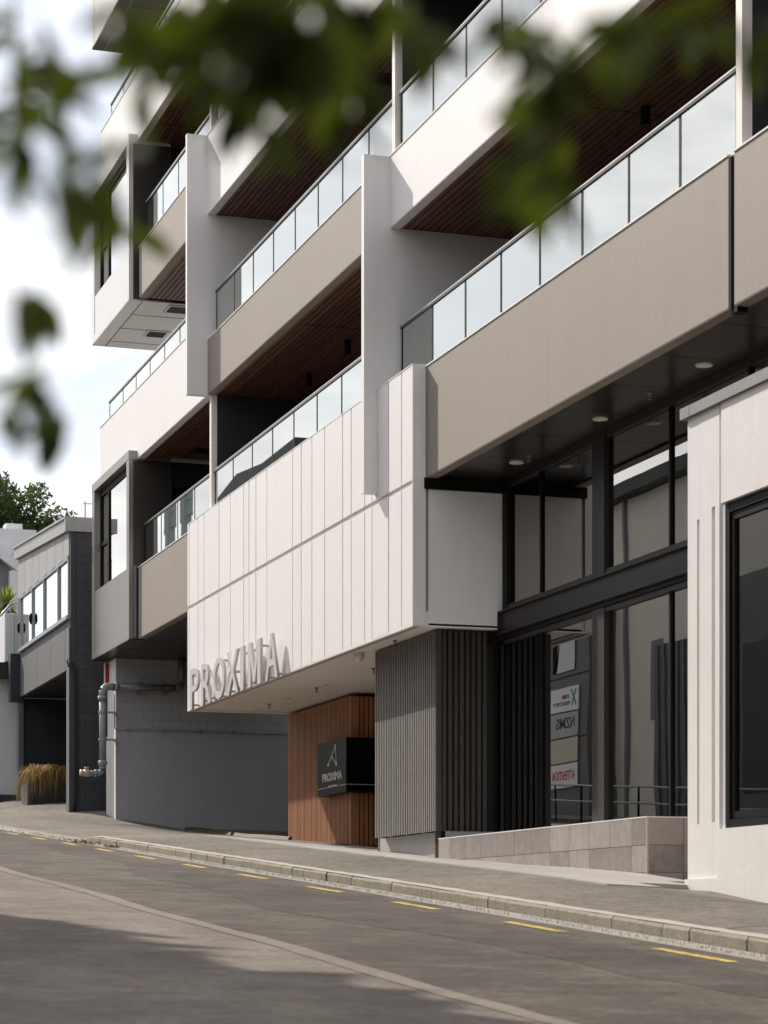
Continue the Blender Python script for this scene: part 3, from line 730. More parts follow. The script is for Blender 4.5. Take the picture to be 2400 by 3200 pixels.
# ------------------------------------------------------------------ ceiling fittings
def downlight(x, y, z, label, r=.092):
    t = thing('ceiling_light', label, 'ceiling light', (x, y, z), None)
    MB().disc((x, y), r, z-.018, z, 24, r*1.03).build('rim', 'lamp', t); MB().disc((x, y), r*.78, z-.0195, z-.0181, 24).build('diffuser', 'lamp', t)
    return t
for y, l in ((22.87, 'round white downlight in the dark soffit closest to the cream building'), (25.69, 'middle round white downlight in the dark soffit above the shopfront'), (28.45, 'round white downlight in the dark soffit beside the white panel corner')):
    downlight(11.1, y, 6.074, l)
for y, l in ((42.5, 'flush round downlight under the white band nearest the driveway wall'), (40.3, 'flush round downlight under the white band above the cedar battens'), (37.9, 'flush round downlight under the white band in front of the cedar corner')):
    downlight(11.27, y, 4.089, l, .1)
def sprinkler(x, y, z, label, mat='chrome'):
    t = thing('sprinkler_head', label, 'sprinkler', (x, y, z))
    MB().disc((x, y), .035, z-.012, z, 14).build('escutcheon', mat, t)
    MB().tube([(x, y, z-.012), (x, y, z-.05)], .009, 8).tube([(x-.014, y, z-.045), (x-.016, y, z-.075)], .004, 6).tube([(x+.014, y, z-.045), (x+.016, y, z-.075)], .004, 6).build('body', mat, t)
    MB().disc((x, y), .026, z-.082, z-.076, 12).build('deflector', mat, t)
sprinkler(11.1, 24.28, 6.074, 'small sprinkler in the dark soffit between the two right-hand downlights')
sprinkler(11.1, 28.0, 6.074, 'small sprinkler in the dark soffit beside the downlight near the white panel corner')
for x, y, l in ((11.3, 41.5, 'sprinkler under the white band between the two far downlights'), (11.3, 38.4, 'sprinkler under the white band beside the downlight nearest the cedar corner'), (11.3, 35.2, 'sprinkler under the white band where the charcoal battens begin'), (10.5, 31.7, 'sprinkler under the white band just in front of the charcoal battens')):
    sprinkler(x, y, 4.089, l, 'rail')
t = thing('security_camera', 'white dome security camera under the white band', 'camera', (10.46, 33.3, 4.089))
MB().disc((10.46, 33.3), .085, 4.05, 4.088, 18).build('base', 'lamp', t)
MB().tube([(10.46, 33.3, 4.05), (10.46, 33.3, 4.01), (10.46, 33.3, 3.97), (10.46, 33.3, 3.945)], [.08, .075, .05, .015], 16).build('dome', 'lamp', t, smooth=True)
def vent(x, y, z, label, mat, a=.2):
    t = thing('ceiling_vent', label, 'vent', (x, y, z))
    MB().box(x-a, x+a, y-a*1.2, y-a*1.02, z-.02, z-.001).box(x-a, x+a, y+a*1.02, y+a*1.2, z-.02, z-.001).box(x-a, x-a*.84, y-a, y+a, z-.0195, z-.001).box(x+a*.84, x+a, y-a, y+a, z-.0195, z-.001).build('frame', mat, t)
    bx('backing', x-a*.85, x+a*.85, y-a*1.02, y+a*1.02, z-.006, z-.002, 'backing', t)
    for i in range(7): bx('louvre', x-a*.83, x+a*.83, y-a*.9+a*.3*i, y-a*.82+a*.3*i, z-.018, z-.008, 'rail', t)
vent(11.27, 48.83, 13.219, 'louvred vent in the pale underside of the upper box window, nearer the timber ceiling', 'satinw', .26)
vent(11.27, 51.0, 13.219, 'louvred vent in the pale underside of the upper box window at its outer end', 'satinw', .24)
vent(11.3, 34.58, 13.23, 'dark vent in the timber ceiling of the upper balcony beside the slim post', 'brown', .2)
vent(11.69, 30.33, 9.88, 'dark vent in the timber ceiling right of the white fin', 'brown', .2)
vent(11.4, 47.2, 9.88, 'dark vent in the timber ceiling below the long white parapet', 'brown', .2)
def pendant(x, y, z, label):
    t = thing('cylinder_light', label, 'ceiling light', (x, y, z))
    MB().disc((x, y), .06, z-.22, z, 16).build('body', 'black', t); MB().disc((x, y), .045, z-.221, z-.2201, 16).build('lens', 'rail', t)
pendant(11.6, 37.57, 9.884, 'black cylinder spotlight on the timber ceiling nearest the near white fin')
pendant(11.63, 40.03, 9.884, 'black cylinder spotlight on the timber ceiling nearer the far fin')
pendant(11.71, 25.73, 9.884, 'black cylinder spotlight on the timber ceiling above the longest glass balustrade')
pendant(11.6, 48.0, 13.219, 'black cylinder spotlight beside the vents under the upper box window')

# ------------------------------------------------------------------ pipes on the block wall
FP = thing('fire_main_pipe', 'grey sprinkler main along the block wall, dropping past its corner to a brass valve', 'pipe', (10.1, 51.3, 3.5))
PY = 51.32
def arc(c, r, a0, a1, n=6):
    return [(c[0]+r*math.cos(R(a0+(a1-a0)*i/n)), PY, c[1]+r*math.sin(R(a0+(a1-a0)*i/n))) for i in range(n+1)]
MB().tube([(11.926, PY, 6.0), (11.926, PY, 5.5)], .075, 14).build('vertical_pipe', 'galvpipe', FP, True)
MB().tube(arc((11.80, 5.47), .126, 0, -90), .083, 14).build('elbow', 'galvpipe', FP, True)
MB().tube([(11.80, PY, 5.344), (10.45, PY, 5.335)], .075, 14).build('horizontal_pipe', 'galvpipe', FP, True)
MB().tube([(10.47, PY, 5.335), (10.40, PY, 5.335)], .1, 14).build('coupling', 'galv', FP, True)
MB().tube([(10.40, PY, 5.335), (10.3, PY, 5.335)]+arc((10.26, 5.2), .135, 90, 180)+[(10.125, PY, 5.1)], .085, 14).build('elbow', 'galv', FP, True)
MB().tube([(10.125, PY, 5.12), (10.125, PY, 5.03)], .108, 14).build('coupling', 'galv', FP, True)
MB().tube([(10.125, PY, 5.03), (10.125, PY, 3.66)], .078, 16).build('vertical_pipe', 'galv', FP, True)
MB().tube([(10.125, PY, 3.68), (10.125, PY, 3.64), (10.125, PY, 3.60), (10.125, PY, 3.55)], [.09, .105, .1, .075], 14).build('coupling', 'galv', FP, True)
MB().tube([(10.125, PY, 3.56)]+arc((10.0, 3.52), .125, 0, -90)+[(9.96, PY, 3.395)], .068, 14).build('elbow', 'galv', FP, True)
MB().tube([(9.99, PY, 3.395), (9.94, PY, 3.395)], .085, 14).build('coupling', 'galv', FP, True)
MB().tube([(9.95, PY, 3.395), (9.83, PY, 3.395)], .062, 14).build('outlet_pipe', 'galv', FP, True)
v = MB().tube([(9.84, PY, 3.395), (9.80, PY, 3.395), (9.72, PY, 3.395), (9.69, PY, 3.395)], [.07, .08, .08, .07], 14).build('valve', 'brass', FP, True)
MB().tube([(9.69, PY, 3.395), (9.66, PY, 3.395), (9.615, PY, 3.395)], [.066, .072, .066], 14).build('outlet_cap', 'brass', v, True)
MB().tube([(9.76, PY, 3.46), (9.76, PY, 3.50)], .02, 8).tube([(9.71, PY-.03, 3.50), (9.81, PY+.02, 3.515)], .018, 8).build('handle', 'brass', v, True)
for z in (4.76, 4.15):
    MB().tube([(10.125, PY, z-.025), (10.125, PY, z+.025)], .098, 14).box(10.19, 10.44, PY-.02, PY+.02, z-.02, z+.02).box(10.40, 10.445, PY-.06, PY+.3, z-.02, z+.02).build('bracket', 'galv', FP)
for xx in (10.98, 11.56): MB().tube([(xx-.02, PY, 5.338), (xx+.02, PY, 5.338)], .088, 14).box(xx-.03, xx+.03, PY, 51.5, 5.43, 5.46).box(xx-.06, xx+.05, PY-.02, 51.5, 5.20, 5.24).build('bracket', 'galvpipe', FP)
CN = thing('conduit', 'thin grey conduit running along the block wall above the smooth render', 'conduit', (12, 51.45, 4.41))
MB().tube([(10.42, 51.46, 5.2), (10.42, 51.46, 4.44), (10.44, 51.46, 4.41), (10.5, 51.46, 4.405), (14.5, 51.46, 4.405)], .016, 8).build('tube', 'block', CN, True)
for xx in (10.72, 11.56, 12.4, 13.2): bx('clip', xx-.012, xx+.012, 51.43, 51.5, 4.36, 4.43, 'galvpipe', CN)
RB = thing('red_fire_sign', 'narrow red fire panel beside the pipe at the end of the block wall', 'sign', (10.40, 52.3, 5.5))
bx('board', 10.37, 10.45, 52.25, 52.28, 5.5, 5.96, 'red', RB); bx('frame', 10.345, 10.368, 52.24, 52.29, 5.38, 5.97, 'cream', RB)

# ------------------------------------------------------------------ speed hump, dry leaves
SH = thing('speed_hump', 'black and yellow rubber hump across the driveway mouth', 'speed hump', (12.1, 47, 1.9))
yy = 42.75; i = 0
while yy < 51.4:
    z = ground(12.1, yy+.125)
    m = prism_xz([(11.98, z-.02), (12.05, z+.06), (12.2, z+.065), (12.3, z-.02)], yy+.002, yy+(.058 if i % 2 else .188))
    m.build('segment', 'humpyellow' if i % 2 else 'rubber', SH); yy += .06 if i % 2 else .19; i += 1
def grit():
    m = MB(); r = random.Random(77)
    for _ in range(2600):
        y = r.uniform(9, 44); x = 7.32-abs(r.gauss(0, .09)); x = max(x, 6.95); q = r.uniform(.003, .011); z = zroad(x, y)+.004
        m.add([(x-q, y-q, z), (x+q, y-q*.6, z), (x+q*.7, y+q, z), (x-q, y+q, z), (x, y, z+q*1.3)], [(0, 1, 4), (1, 2, 4), (2, 3, 4), (3, 0, 4)])
    o = m.build('gutter_grit', 'kerbtop'); o['kind'] = 'stuff'; tag(o, 'pale grit and small stones gathered along the gutter', 'grit')
grit()
def litter(name, cx, cy, n, sx, sy, label):
    m = MB(); r = random.Random(n)
    for _ in range(n):
        x = cx-abs(r.gauss(0, sx)); y = cy+r.gauss(0, sy); z = zroad(x, y)+.01+r.random()*.03
        a = r.random()*6.28; s = r.uniform(.02, .045)
        e1 = Vector((math.cos(a), math.sin(a), r.uniform(-.5, .5)))*s; e2 = Vector((-math.sin(a), math.cos(a), r.uniform(-.5, .5)))*s*.5; p = Vector((x, y, z))
        m.add([p-e1, p+e2, p+e1, p-e2], [(0, 1, 2, 3)])
    o = m.build(name, 'deadleaf'); o['kind'] = 'stuff'; tag(o, label, 'leaf litter')
litter('dry_leaves', 7.27, 38.0, 140, .12, .5, 'dry brown leaves piled where the kerb ends')
litter('dry_leaves', 7.27, 35.9, 70, .07, .22, 'small heap of dry leaves against the kerb face')
litter('dry_leaves', 7.24, 42.5, 40, .1, 2.2, 'a few scattered dry leaves along the lowered kerb')

# ------------------------------------------------------------------ cream building at the right
CB = thing('cream_building', 'cream rendered building with grooved pilaster and large black-framed window', 'building', (10.5, 15, 0))
DX = 10.3
# pilaster in pieces round its two slots
def pil(y0, y1, z0, z1): return bx('pilaster', DX, DX+.3, y0, y1, z0, z1, 'cream', CB)
pil(20.88, 20.975, .4, 5.16); pil(21.05, 21.33, .4, 5.16); pil(21.385, 21.6, .4, 5.16)
pil(20.9752, 21.0498, 4.17, 5.158); pil(20.9752, 21.0498, .4, 1.03); pil(21.3302, 21.3848, 4.10, 5.158); pil(21.3302, 21.3848, .4, 1.02)
bx('slot_back', DX+.06, DX+.25, 20.9, 21.5, 1.0, 4.2, 'cream', CB)
bx('upper_wall', DX-.012, DX+.3, 8, 20.82, 4.17, 5.16, 'cream', CB)
bx('wall_joint', DX+.04, DX+.3, 20.822, 20.878, 4.16, 5.16, 'joint', CB)
bx('lower_wall', DX-.03, DX+.3, 8, 20.868, -1.2, .955, 'cream', CB)
bx('plinth', DX-.03, DX+.3, 20.87, 21.61, -1.0, .47, 'cream', CB)
bx('side_wall', DX+.31, 11.35, 21.4, 21.58, -.5, 5.15, 'cream', CB)
bx('reveal', DX+.02, DX+.3, 20.8, 20.876, .958, 4.158, 'cream', CB)
cp_ = bx('coping', DX-.05, DX+.35, 8, 21.46, 5.163, 5.275, 'satin', CB); bx('coping_end', DX-.052, DX+.35, 21.463, 21.68, 5.162, 5.276, 'satin', CB)
wn_ = node('shop_window', CB, (10.4, 15, 2.5))
for (y0, y1, z0, z1, x0) in ((20.72, 20.79, .96, 4.16, 10.33), (8, 20.715, 4.07, 4.15, 10.332), (8, 20.715, .965, 1.04, 10.332), (20.655, 20.715, 1.045, 4.065, 10.35), (8, 20.65, 3.99, 4.065, 10.352), (8, 20.65, 1.045, 1.12, 10.352)):
    bx('frame', x0, x0+.1, y0, y1, z0, z1, 'black', wn_)
bx('pane', 10.38, 10.392, 8, 20.655, 1.12, 3.99, 'glasss', wn_)
bx('mullion', 10.36, 10.42, 17.9, 17.98, 1.16, 3.92, 'black', wn_)
inn2 = node('room', CB, (13, 15, 2))
bx('back_wall', 15.5, 15.6, 8, 21, .8, 5, 'greyhouse', inn2); bx('floor', 10.65, 15.5, 8, 21, .8, .9, 'floorin', inn2); bx('roof_slab', 10.62, 15.6, 8, 21.3, 5.0, 5.1, 'interior', inn2)

# ------------------------------------------------------------------ grey neighbour up the street
NB = thing('grey_building', 'dark grey workshop with raking roof, sliding windows and open garage bay', 'building', (11, 57, 2.6))
NX = 9.8; U0, U1 = 53.6, 61.1
zt = lambda y: 9.47+.062*(y-U0)          # raking roof line
prism_yz([(U0, zt(U0)-.33), (U1, zt(U1)-.33), (U1, zt(U1)-.05), (U0, zt(U0)-.05)], NX-.1, NX+.1).build('roof_fascia', 'nflash', NB)
prism_yz([(U0-.12, zt(U0)-.048), (U1+.1, zt(U1)-.048), (U1+.1, zt(U1)), (U0-.12, zt(U0))], NX-.14, 16).build('roof', 'nflash', NB)
cl = [U0, 54.34, 55.41, 56.56, 57.67, 58.74, 59.81, 60.94]
for a, b in zip(cl[:-1], cl[1:]):
    prism_yz([(a+.014, 8.6), (b-.014, 8.56), (b-.014, zt(b)-.34), (a+.014, zt(a)-.34)], NX-.02, NX+.1).build('cladding_panel', 'npale', NB)
bx('window_band_backing', NX+.102, NX+.2, U0+.02, 61.08, 8.57, 9.2, 'navy', NB)
wf = node('sliding_window', NB, (NX, 57, 7.8))
zs, zh = 7.2, 8.55
bx('frame', NX-.04, NX+.06, U0+.02, 60.6, zh-.05, zh, 'alu', wf); bx('sill', NX-.08, NX+.06, U0-.02, 60.62, zs-.09, zs, 'alu', wf)
for yv in (53.66, 55.02, 57.02, 58.72, 60.56): bx('stile', NX-.035, NX+.05, yv-.04, yv+.04, zs, zh-.05, 'alu', wf)
for yv in (55.2, 58.55): bx('stile', NX+.0, NX+.07, yv, yv+.08, zs, zh-.05, 'alu', wf)
wins = (53.71, 54.97, 55.07, 56.97, 57.07, 58.67, 58.77, 60.51)
for a, b in zip(wins[::2], wins[1::2]): bx('pane', NX+.01, NX+.02, a, b, zs, zh-.05, 'glassw', wf)
for yv in (58.72, 60.6):
    m = MB(); m.tube([(NX-.05, yv, 7.62), (NX-.05, yv, 7.70), (NX-.05, yv, 7.84), (NX-.05, yv, 7.9)], [.02, .05, .05, .02], 10).build('pull_handle', 'black', wf, True)
bx('room_back', NX+1.5, NX+1.6, U0+.2, 61, 6.2, 9.1, 'greyhouse', NB); bx('room_floor', NX+.1, 15, U0+.2, 61, 6.12, 6.2, 'greyhouse', NB)
for a, b in zip((U0, 54.2, 56.1, 58.1), (54.2, 56.1, 58.1, 60.75)):
    bx('spandrel_panel', NX, NX+.1, a+.012, b-.012, 5.97, 7.1, 'ngrey', NB)
bx('spandrel_end', NX-.25, NX+.1, 60.76, 61.1, 5.85, 7.1, 'navy', NB)
bx('garage_soffit', NX+.101, 14.5, U0+.25, 61, 5.98, 6.1, 'charcoal', NB)
bx('garage_back', 14.5, 14.6, U0, 61.2, 2, 6.1, 'navy', NB); bx('garage_side', NX+.1, 14.5, 60.95, 61.15, 2.2, 5.96, 'navy', NB)
bx('door_post', NX-.02, NX+.1, 60.8, 61.1, 2.6, 5.84, 'ngrey', NB)
cwall = node('corner_wall', NB, (10.5, 53.5, 5))
bx('pier', NX-.03, NX+.12, 53.46, 53.8, 2.0, 6.9, 'nblock', cwall); bx('pier_front', NX-.042, NX-.031, 53.46, 53.8, 2.0, 6.9, 'ngrey', cwall)
bx('pier', NX-.0, NX+.12, 53.47, 53.59, 6.905, 9.12, 'nblock', cwall)
bx('core', NX+.125, 15, 53.49, 53.7, 1.8, 9.12, 'nblock', cwall)
r_ = 0; z = 2.3
while z < 9.0:
    xx = NX+.13-(.21 if r_ % 2 else 0)
    while xx < 11.6:
        a = max(xx, NX+.13); b = xx+.42
        if b-a > .05: bx('block', a+.003, b-.003, 53.474, 53.488, z+.003, z+.2, 'nblock', cwall)
        xx += .423
    z += .2025; r_ += 1
bx('eaves_flashing', NX-.13, 15, 53.44, 53.56, 9.13, 9.42, 'nflash', NB)
cb2 = MB()
cb2.tube([(NX-.05, 53.44, 5.98), (NX-.09, 53.43, 6.12), (NX-.03, 53.42, 6.2), (NX+.02, 53.43, 6.05), (NX+.09, 53.44, 5.8), (NX+.1, 53.445, 5.3), (NX+.1, 53.445, 3.0), (NX+.06, 53.43, 2.66)], .018, 8)
cb2.tube([(NX+.0, 53.43, 6.1), (NX+.13, 53.43, 6.0), (NX+.16, 53.44, 5.6), (NX+.16, 53.44, 2.9), (NX+.1, 53.42, 2.64)], .014, 8)
tag(cb2.build('power_cable', 'rubber', None, True), 'black cables looping down the corner of the dark grey workshop', 'cable')
AN = thing('tv_antenna', 'tv aerial on the roof of the dark grey workshop', 'antenna', (10.2, 53.9, 9.45))
MB().tube([(10.22, 53.9, 9.4), (10.22, 53.9, 9.92)], .016, 8).build('mast', 'galv', AN)
bm = MB().tube([(10.16, 53.9, 9.86), (10.62, 53.9, 9.88)], .012, 6)
for k in range(5): bm.tube([(10.3+.07*k, 53.9-.12, 9.80+.005*k), (10.3+.07*k, 53.9+.12, 9.93+.005*k)], .006, 6)
bm.tube([(10.44, 53.9, 9.72), (10.48, 53.9, 10.05)], .008, 6); bm.tube([(10.40, 53.9, 10.0), (10.56, 53.9, 9.78)], .008, 6)
bm.build('boom', 'galv', AN)
tag(bx('roof_hatch', 9.95, 11.2, 54.6, 55.6, 9.5, 9.66, 'brown'), 'low dark plant box on the workshop roof beside the aerial', 'roof box')
# planter and tussock in the garage bay
PL = tag(bx('planter', 9.65, 10.9, 58.4, 59.3, 2.6, 3.6, 'navy'), 'dark navy planter box at the mouth of the open garage bay', 'planter')
bx('lit_front_edge', 9.6, 9.648, 58.38, 59.3, 2.6, 3.56, 'ngrey', PL)  # sunlit street face of the planter, put into a paler colour
TG = thing('tussock_grass', 'drooping olive and rust tussock spilling over the navy planter', 'plant', (10.1, 58.8, 3.6))
rg = random.Random(21)
for nm_, mat_, cnt in (('olive_blades', 'tussock', 650), ('rusty_blades', 'tussockred', 520)):
    m = MB()
    for _ in range(cnt):
        bxx = 10.12+rg.uniform(-.38, .55); byy = 58.8+rg.uniform(-.35, .35); az = rg.uniform(0, 6.283); ln = rg.uniform(.25, .75); up_ = rg.uniform(.22, .6)
        d = Vector((math.cos(az), math.sin(az), 0)); sd = Vector((-d.y, d.x, 0))*rg.uniform(.006, .011)
        pts = []
        for k in range(6):
            q = k/5; pts.append(Vector((bxx, byy, 3.5))+d*ln*q+Vector((0, 0, up_*(1-((2.15*q-.9)/.9)**2))))
        vs = []
        for k, p in enumerate(pts):
            wv = sd*(1-k/5.2); vs += [p-wv, p+wv]
        m.add(vs, [(2*k, 2*k+1, 2*k+3, 2*k+2) for k in range(5)])
    o = m.build(nm_, mat_, TG); o['kind'] = 'stuff'

# ------------------------------------------------------------------ white house beyond
WH = thing('white_house', 'white house with corrugated gable roof beyond the grey workshop', 'building', (11, 68, 3.3))
bx('lower_wall', 9.1, 13, 61.9, 72, 2.4, 6.75, 'whitehouse', WH)
bx('balcony_slab', 9.0, 12, 61.35, 66, 6.55, 6.93, 'charcoal', WH)
bl = bx('balcony_wall', 9.49, 9.75, 61.3, 66, 6.94, 8.22, 'whitehouse', WH, bevel=.02); bx('balcony_wall', 9.752, 12, 61.3, 61.5, 6.94, 8.22, 'whitehouse', WH)
MB().tube([(9.86, 61.29, 7.28), (9.86, 61.33, 7.28)], .03, 10).build('overflow_pipe', 'black', WH)
prism_xz([(9.15, 6.9), (11.2, 6.9), (11.2, 9.7), (10.5, 10.2), (9.75, 10.75), (9.15, 10.3)], 67.0, 74).build('gable_wall', 'greyhouse', WH)
prism_xz([(9.0, 10.25), (9.75, 10.81), (10.68, 10.15), (10.68, 10.46), (9.75, 11.12), (9.0, 10.56)], 66.6, 66.8).build('barge_board', 'whitehouse', WH)
bx('corner_post', 10.45, 10.7, 66.6, 66.85, 6.9, 10.15, 'whitehouse', WH)
m = MB(); n = 40
for k in range(n):
    y0 = 66.8+8*k/n; y1 = 66.8+8*(k+1)/n; ym = (y0+y1)/2
    m.add([(9.75, y0, 11.07), (10.75, y0, 10.36), (10.75, ym, 10.43), (9.75, ym, 11.14), (10.75, y1, 10.36), (9.75, y1, 11.07)], [(0, 1, 2, 3), (3, 2, 4, 5)])
m.add([(8.95, 66.8, 10.5), (9.75, 66.8, 11.08), (9.75, 74.8, 11.08), (8.95, 74.8, 10.5)], [(0, 1, 2, 3)])
m.build('corrugated_roof', 'roofwhite', WH)
bx('parapet', 9.4, 12.8, 76, 84, 9, 12.95, 'whitehouse', WH); bx('parapet_band', 9.35, 12.0, 75.9, 75.99, 12.1, 12.4, 'whitehouse', WH)
bx('chimney', 12.05-.1, 12.5, 77, 77.6, 12.96, 13.3, 'whitehouse', WH)
SR = thing('stair_rail', 'sloping stainless handrail above the white balcony', 'handrail', (9.5, 63, 8.3))
MB().tube([(9.3, 63, 8.0), (9.92, 63, 8.72), (9.95, 63, 8.70)], .022, 8).tube([(9.3, 63, 7.9), (9.92, 63, 8.62)], .015, 8).tube([(9.9, 63, 8.7), (9.9, 63, 8.2)], .016, 8).build('rail', 'alu', SR, True)
YU = thing('yucca', 'spiky yellow-green yucca behind the white balcony', 'plant', (10.0, 64.2, 8.0))
MB().tube([(9.98, 64.2, 6.94), (9.99, 64.2, 8.85)], [.07, .05], 8).build('stem', 'bark', YU)
ry = random.Random(4)
for k in range(150):
    el = R(ry.uniform(-55, 88)); az = ry.uniform(0, 6.283); ln = ry.uniform(.42, .6)
    d = Vector((math.cos(el)*math.cos(az), math.cos(el)*math.sin(az), math.sin(el))); s_ = d.cross(Vector((0, 0, 1))).normalized()*.03
    b0 = Vector((9.99, 64.2, 8.85)); md = b0+d*ln*.5; tp = b0+d*ln-Vector((0, 0, .06 if el < .6 else 0))
    MB().add([b0-s_*.5, b0+s_*.5, md+s_, md-s_, tp], [(0, 1, 2, 3), (3, 2, 4)]).build('spike', 'yucca', YU)
WH2 = tag(bx('entry_step', 9.15, 9.78, 61.2, 61.85, 2.6, 3.44, 'navy'), 'small dark step block at the foot of the white wall', 'step')
bx('tread', 8.9, 9.14, 61.0, 61.6, 2.6, 3.3, 'navy', WH2)

# ------------------------------------------------------------------ trees
def clump_crown(name, mat, parent, blobs, nleaf, size, seed):
    r = random.Random(seed); m = MB()
    for (c, rad, share) in blobs:
        c = Vector(c)
        for _ in range(int(nleaf*share)):
            d = Vector((r.gauss(0, 1), r.gauss(0, 1), r.gauss(0, 1))).normalized()
            p = c+d*rad*(r.random()**.33)*Vector((1, 1, .8)).length/1.62
            n = Vector((r.gauss(0, 1), r.gauss(0, 1), r.gauss(0, 1)+.6)).normalized()
            e1 = n.orthogonal().normalized(); e2 = n.cross(e1); s = size*r.uniform(.6, 1.3)
            a = r.random()*6.28; f1 = e1*math.cos(a)+e2*math.sin(a); f2 = n.cross(f1)
            m.add([p-f1*s, p+f2*s*.45, p+f1*s, p-f2*s*.45], [(0, 1, 2, 3)])
    return m.build(name, mat, parent)
def tree(name, label, base, height, rad, seed, size, mat, nleaf, nb=26, group=None):
    t = thing(name, label, 'tree', base, group); r = random.Random(seed); b = Vector(base)
    top = b+Vector((r.uniform(-.5, .5), r.uniform(-.5, .5), height*.72))
    MB().tube([b-Vector((0, 0, .4)), b.lerp(top, .45)+Vector((.15, 0, 0)), top], [height*.03, height*.022, height*.008], 9).build('trunk', 'bark', t, True)
    cc = b+Vector((0, 0, height-rad*.95)); blobs = []; br = MB()
    for _ in range(nb):
        d = Vector((r.gauss(0, 1), r.gauss(0, 1), r.gauss(0, .8)+.15)).normalized(); p = cc+Vector((d.x*rad, d.y*rad, d.z*rad*.85))*r.uniform(.45, .95)
        blobs.append((p, rad*(r.uniform(.22, .36) if nb < 100 else r.uniform(.17, .24)), 1/nb))
        st = b.lerp(top, r.uniform(.45, .95)); md = st.lerp(p, .55)+Vector((0, 0, -rad*.06))
        br.tube([st, md, p], [height*.009, height*.005, height*.002], 6)
    br.build('branches', 'bark', t, True)
    clump_crown('crown', mat, t, blobs, nleaf, size, seed+1); return t
tree('hill_tree', 'broad evergreen tree rising behind the white house roofs', (23.2, 150, 8), 21.2, 4.0, 5, .19, 'leafdark', 14000, 60)
tree('hill_tree', 'smaller dark tree low behind the white parapet', (27.3, 158, 8.5), 16.6, 2.2, 9, .17, 'leafdark', 3000, 14)
# street trees on the camera side: they shade the near road
tree('street_tree', 'leafy street tree across the road shading the near asphalt', (-5.72, 23.1, .2), 12.7, 4.5, 31, .58, 'leafdark', 15000, 170)
tree('street_tree', 'leafy street tree farther up across the road', (-6.55, 29.1, .6), 12.9, 4.7, 32, .58, 'leafdark', 15000, 170)
tree('street_tree', 'leafy street tree opposite the cream building', (-4.1, 17.8, -.1), 11.9, 4.5, 33, .58, 'leafdark', 15000, 170)

# overhanging tree whose leafy sprays hang close in front of the lens
FT = thing('overhanging_tree', 'out-of-focus leafy branches hanging across the top of the view', 'tree', (-1.6, 1.2, -1.2))
MB().tube([(-1.6, 1.2, -1.6), (-1.5, 1.3, .4), (-1.2, 1.6, 1.6), (-.6, 2.0, 2.4)], [.16, .13, .1, .06], 10).build('trunk', 'bark', FT, True)
# sprays: x, y, z, radius, leaves
SPRAY = [(0.429,1.724,0.684,0.021,26), (0.404,1.727,0.693,0.018,14), (0.324,1.21,0.488,0.017,34), (0.347,1.22,0.489,0.017,34), (0.441,1.647,0.63,0.017,20), (0.445,1.585,0.599,0.014,14), (0.465,1.538,0.626,0.019,26), (0.398,1.339,0.52,0.011,12), (0.474,1.496,0.615,0.013,14), (0.46,1.501,0.562,0.012,9), (0.385,1.51,0.572,0.012,10), (0.307,1.278,0.492,0.01,8), (0.38,1.42,0.514,0.009,5), (0.369,1.401,0.521,0.01,8), (0.266,1.636,0.632,0.011,4), (0.288,1.794,0.646,0.017,8), (0.304,1.761,0.651,0.013,5), (0.267,1.526,0.537,0.012,5), (0.234,1.476,0.505,0.014,7), (0.252,1.362,0.5,0.008,3), (0.23,1.228,0.416,0.008,3), (0.242,1.219,0.449,0.008,3), (0.245,1.485,0.562,0.01,3), (0.22,1.404,0.463,0.009,3), (0.272,1.424,0.461,0.006,1), (0.351,1.71,0.524,0.008,1), (0.328,1.495,0.56,0.008,2), (0.324,1.517,0.583,0.009,2), (0.278,1.335,0.45,0.007,1), (0.233,1.22,0.382,0.005,1), (0.279,1.389,0.543,0.009,3), (0.267,1.277,0.511,0.01,4), (0.24,1.514,0.404,0.011,2), (0.3,1.792,0.483,0.008,1), (0.263,1.607,0.374,0.012,3), (0.225,1.319,0.316,0.007,2), (0.309,1.726,0.378,0.01,1), (0.27,1.679,0.368,0.008,1), (0.6,1.534,0.625,0.014,10), (0.626,1.63,0.68,0.01,5), (0.62,1.545,0.608,0.013,9), (0.634,1.556,0.59,0.014,9), (0.527,1.325,0.484,0.01,5), (0.669,1.662,0.579,0.012,4), (0.678,1.647,0.59,0.012,4), (0.486,1.221,0.412,0.006,2), (0.639,1.533,0.609,0.012,4), (0.648,1.506,0.617,0.01,2), (0.579,1.374,0.576,0.01,4), (0.62,1.402,0.598,0.009,1), (0.633,1.373,0.59,0.013,3), (0.766,1.596,0.687,0.016,3), (0.681,1.364,0.594,0.015,4), (0.788,1.532,0.659,0.014,3), (0.611,1.298,0.543,0.008,1), (0.723,1.584,0.668,0.009,1), (0.549,1.651,0.685,0.01,3), (0.48,1.406,0.573,0.006,1)]

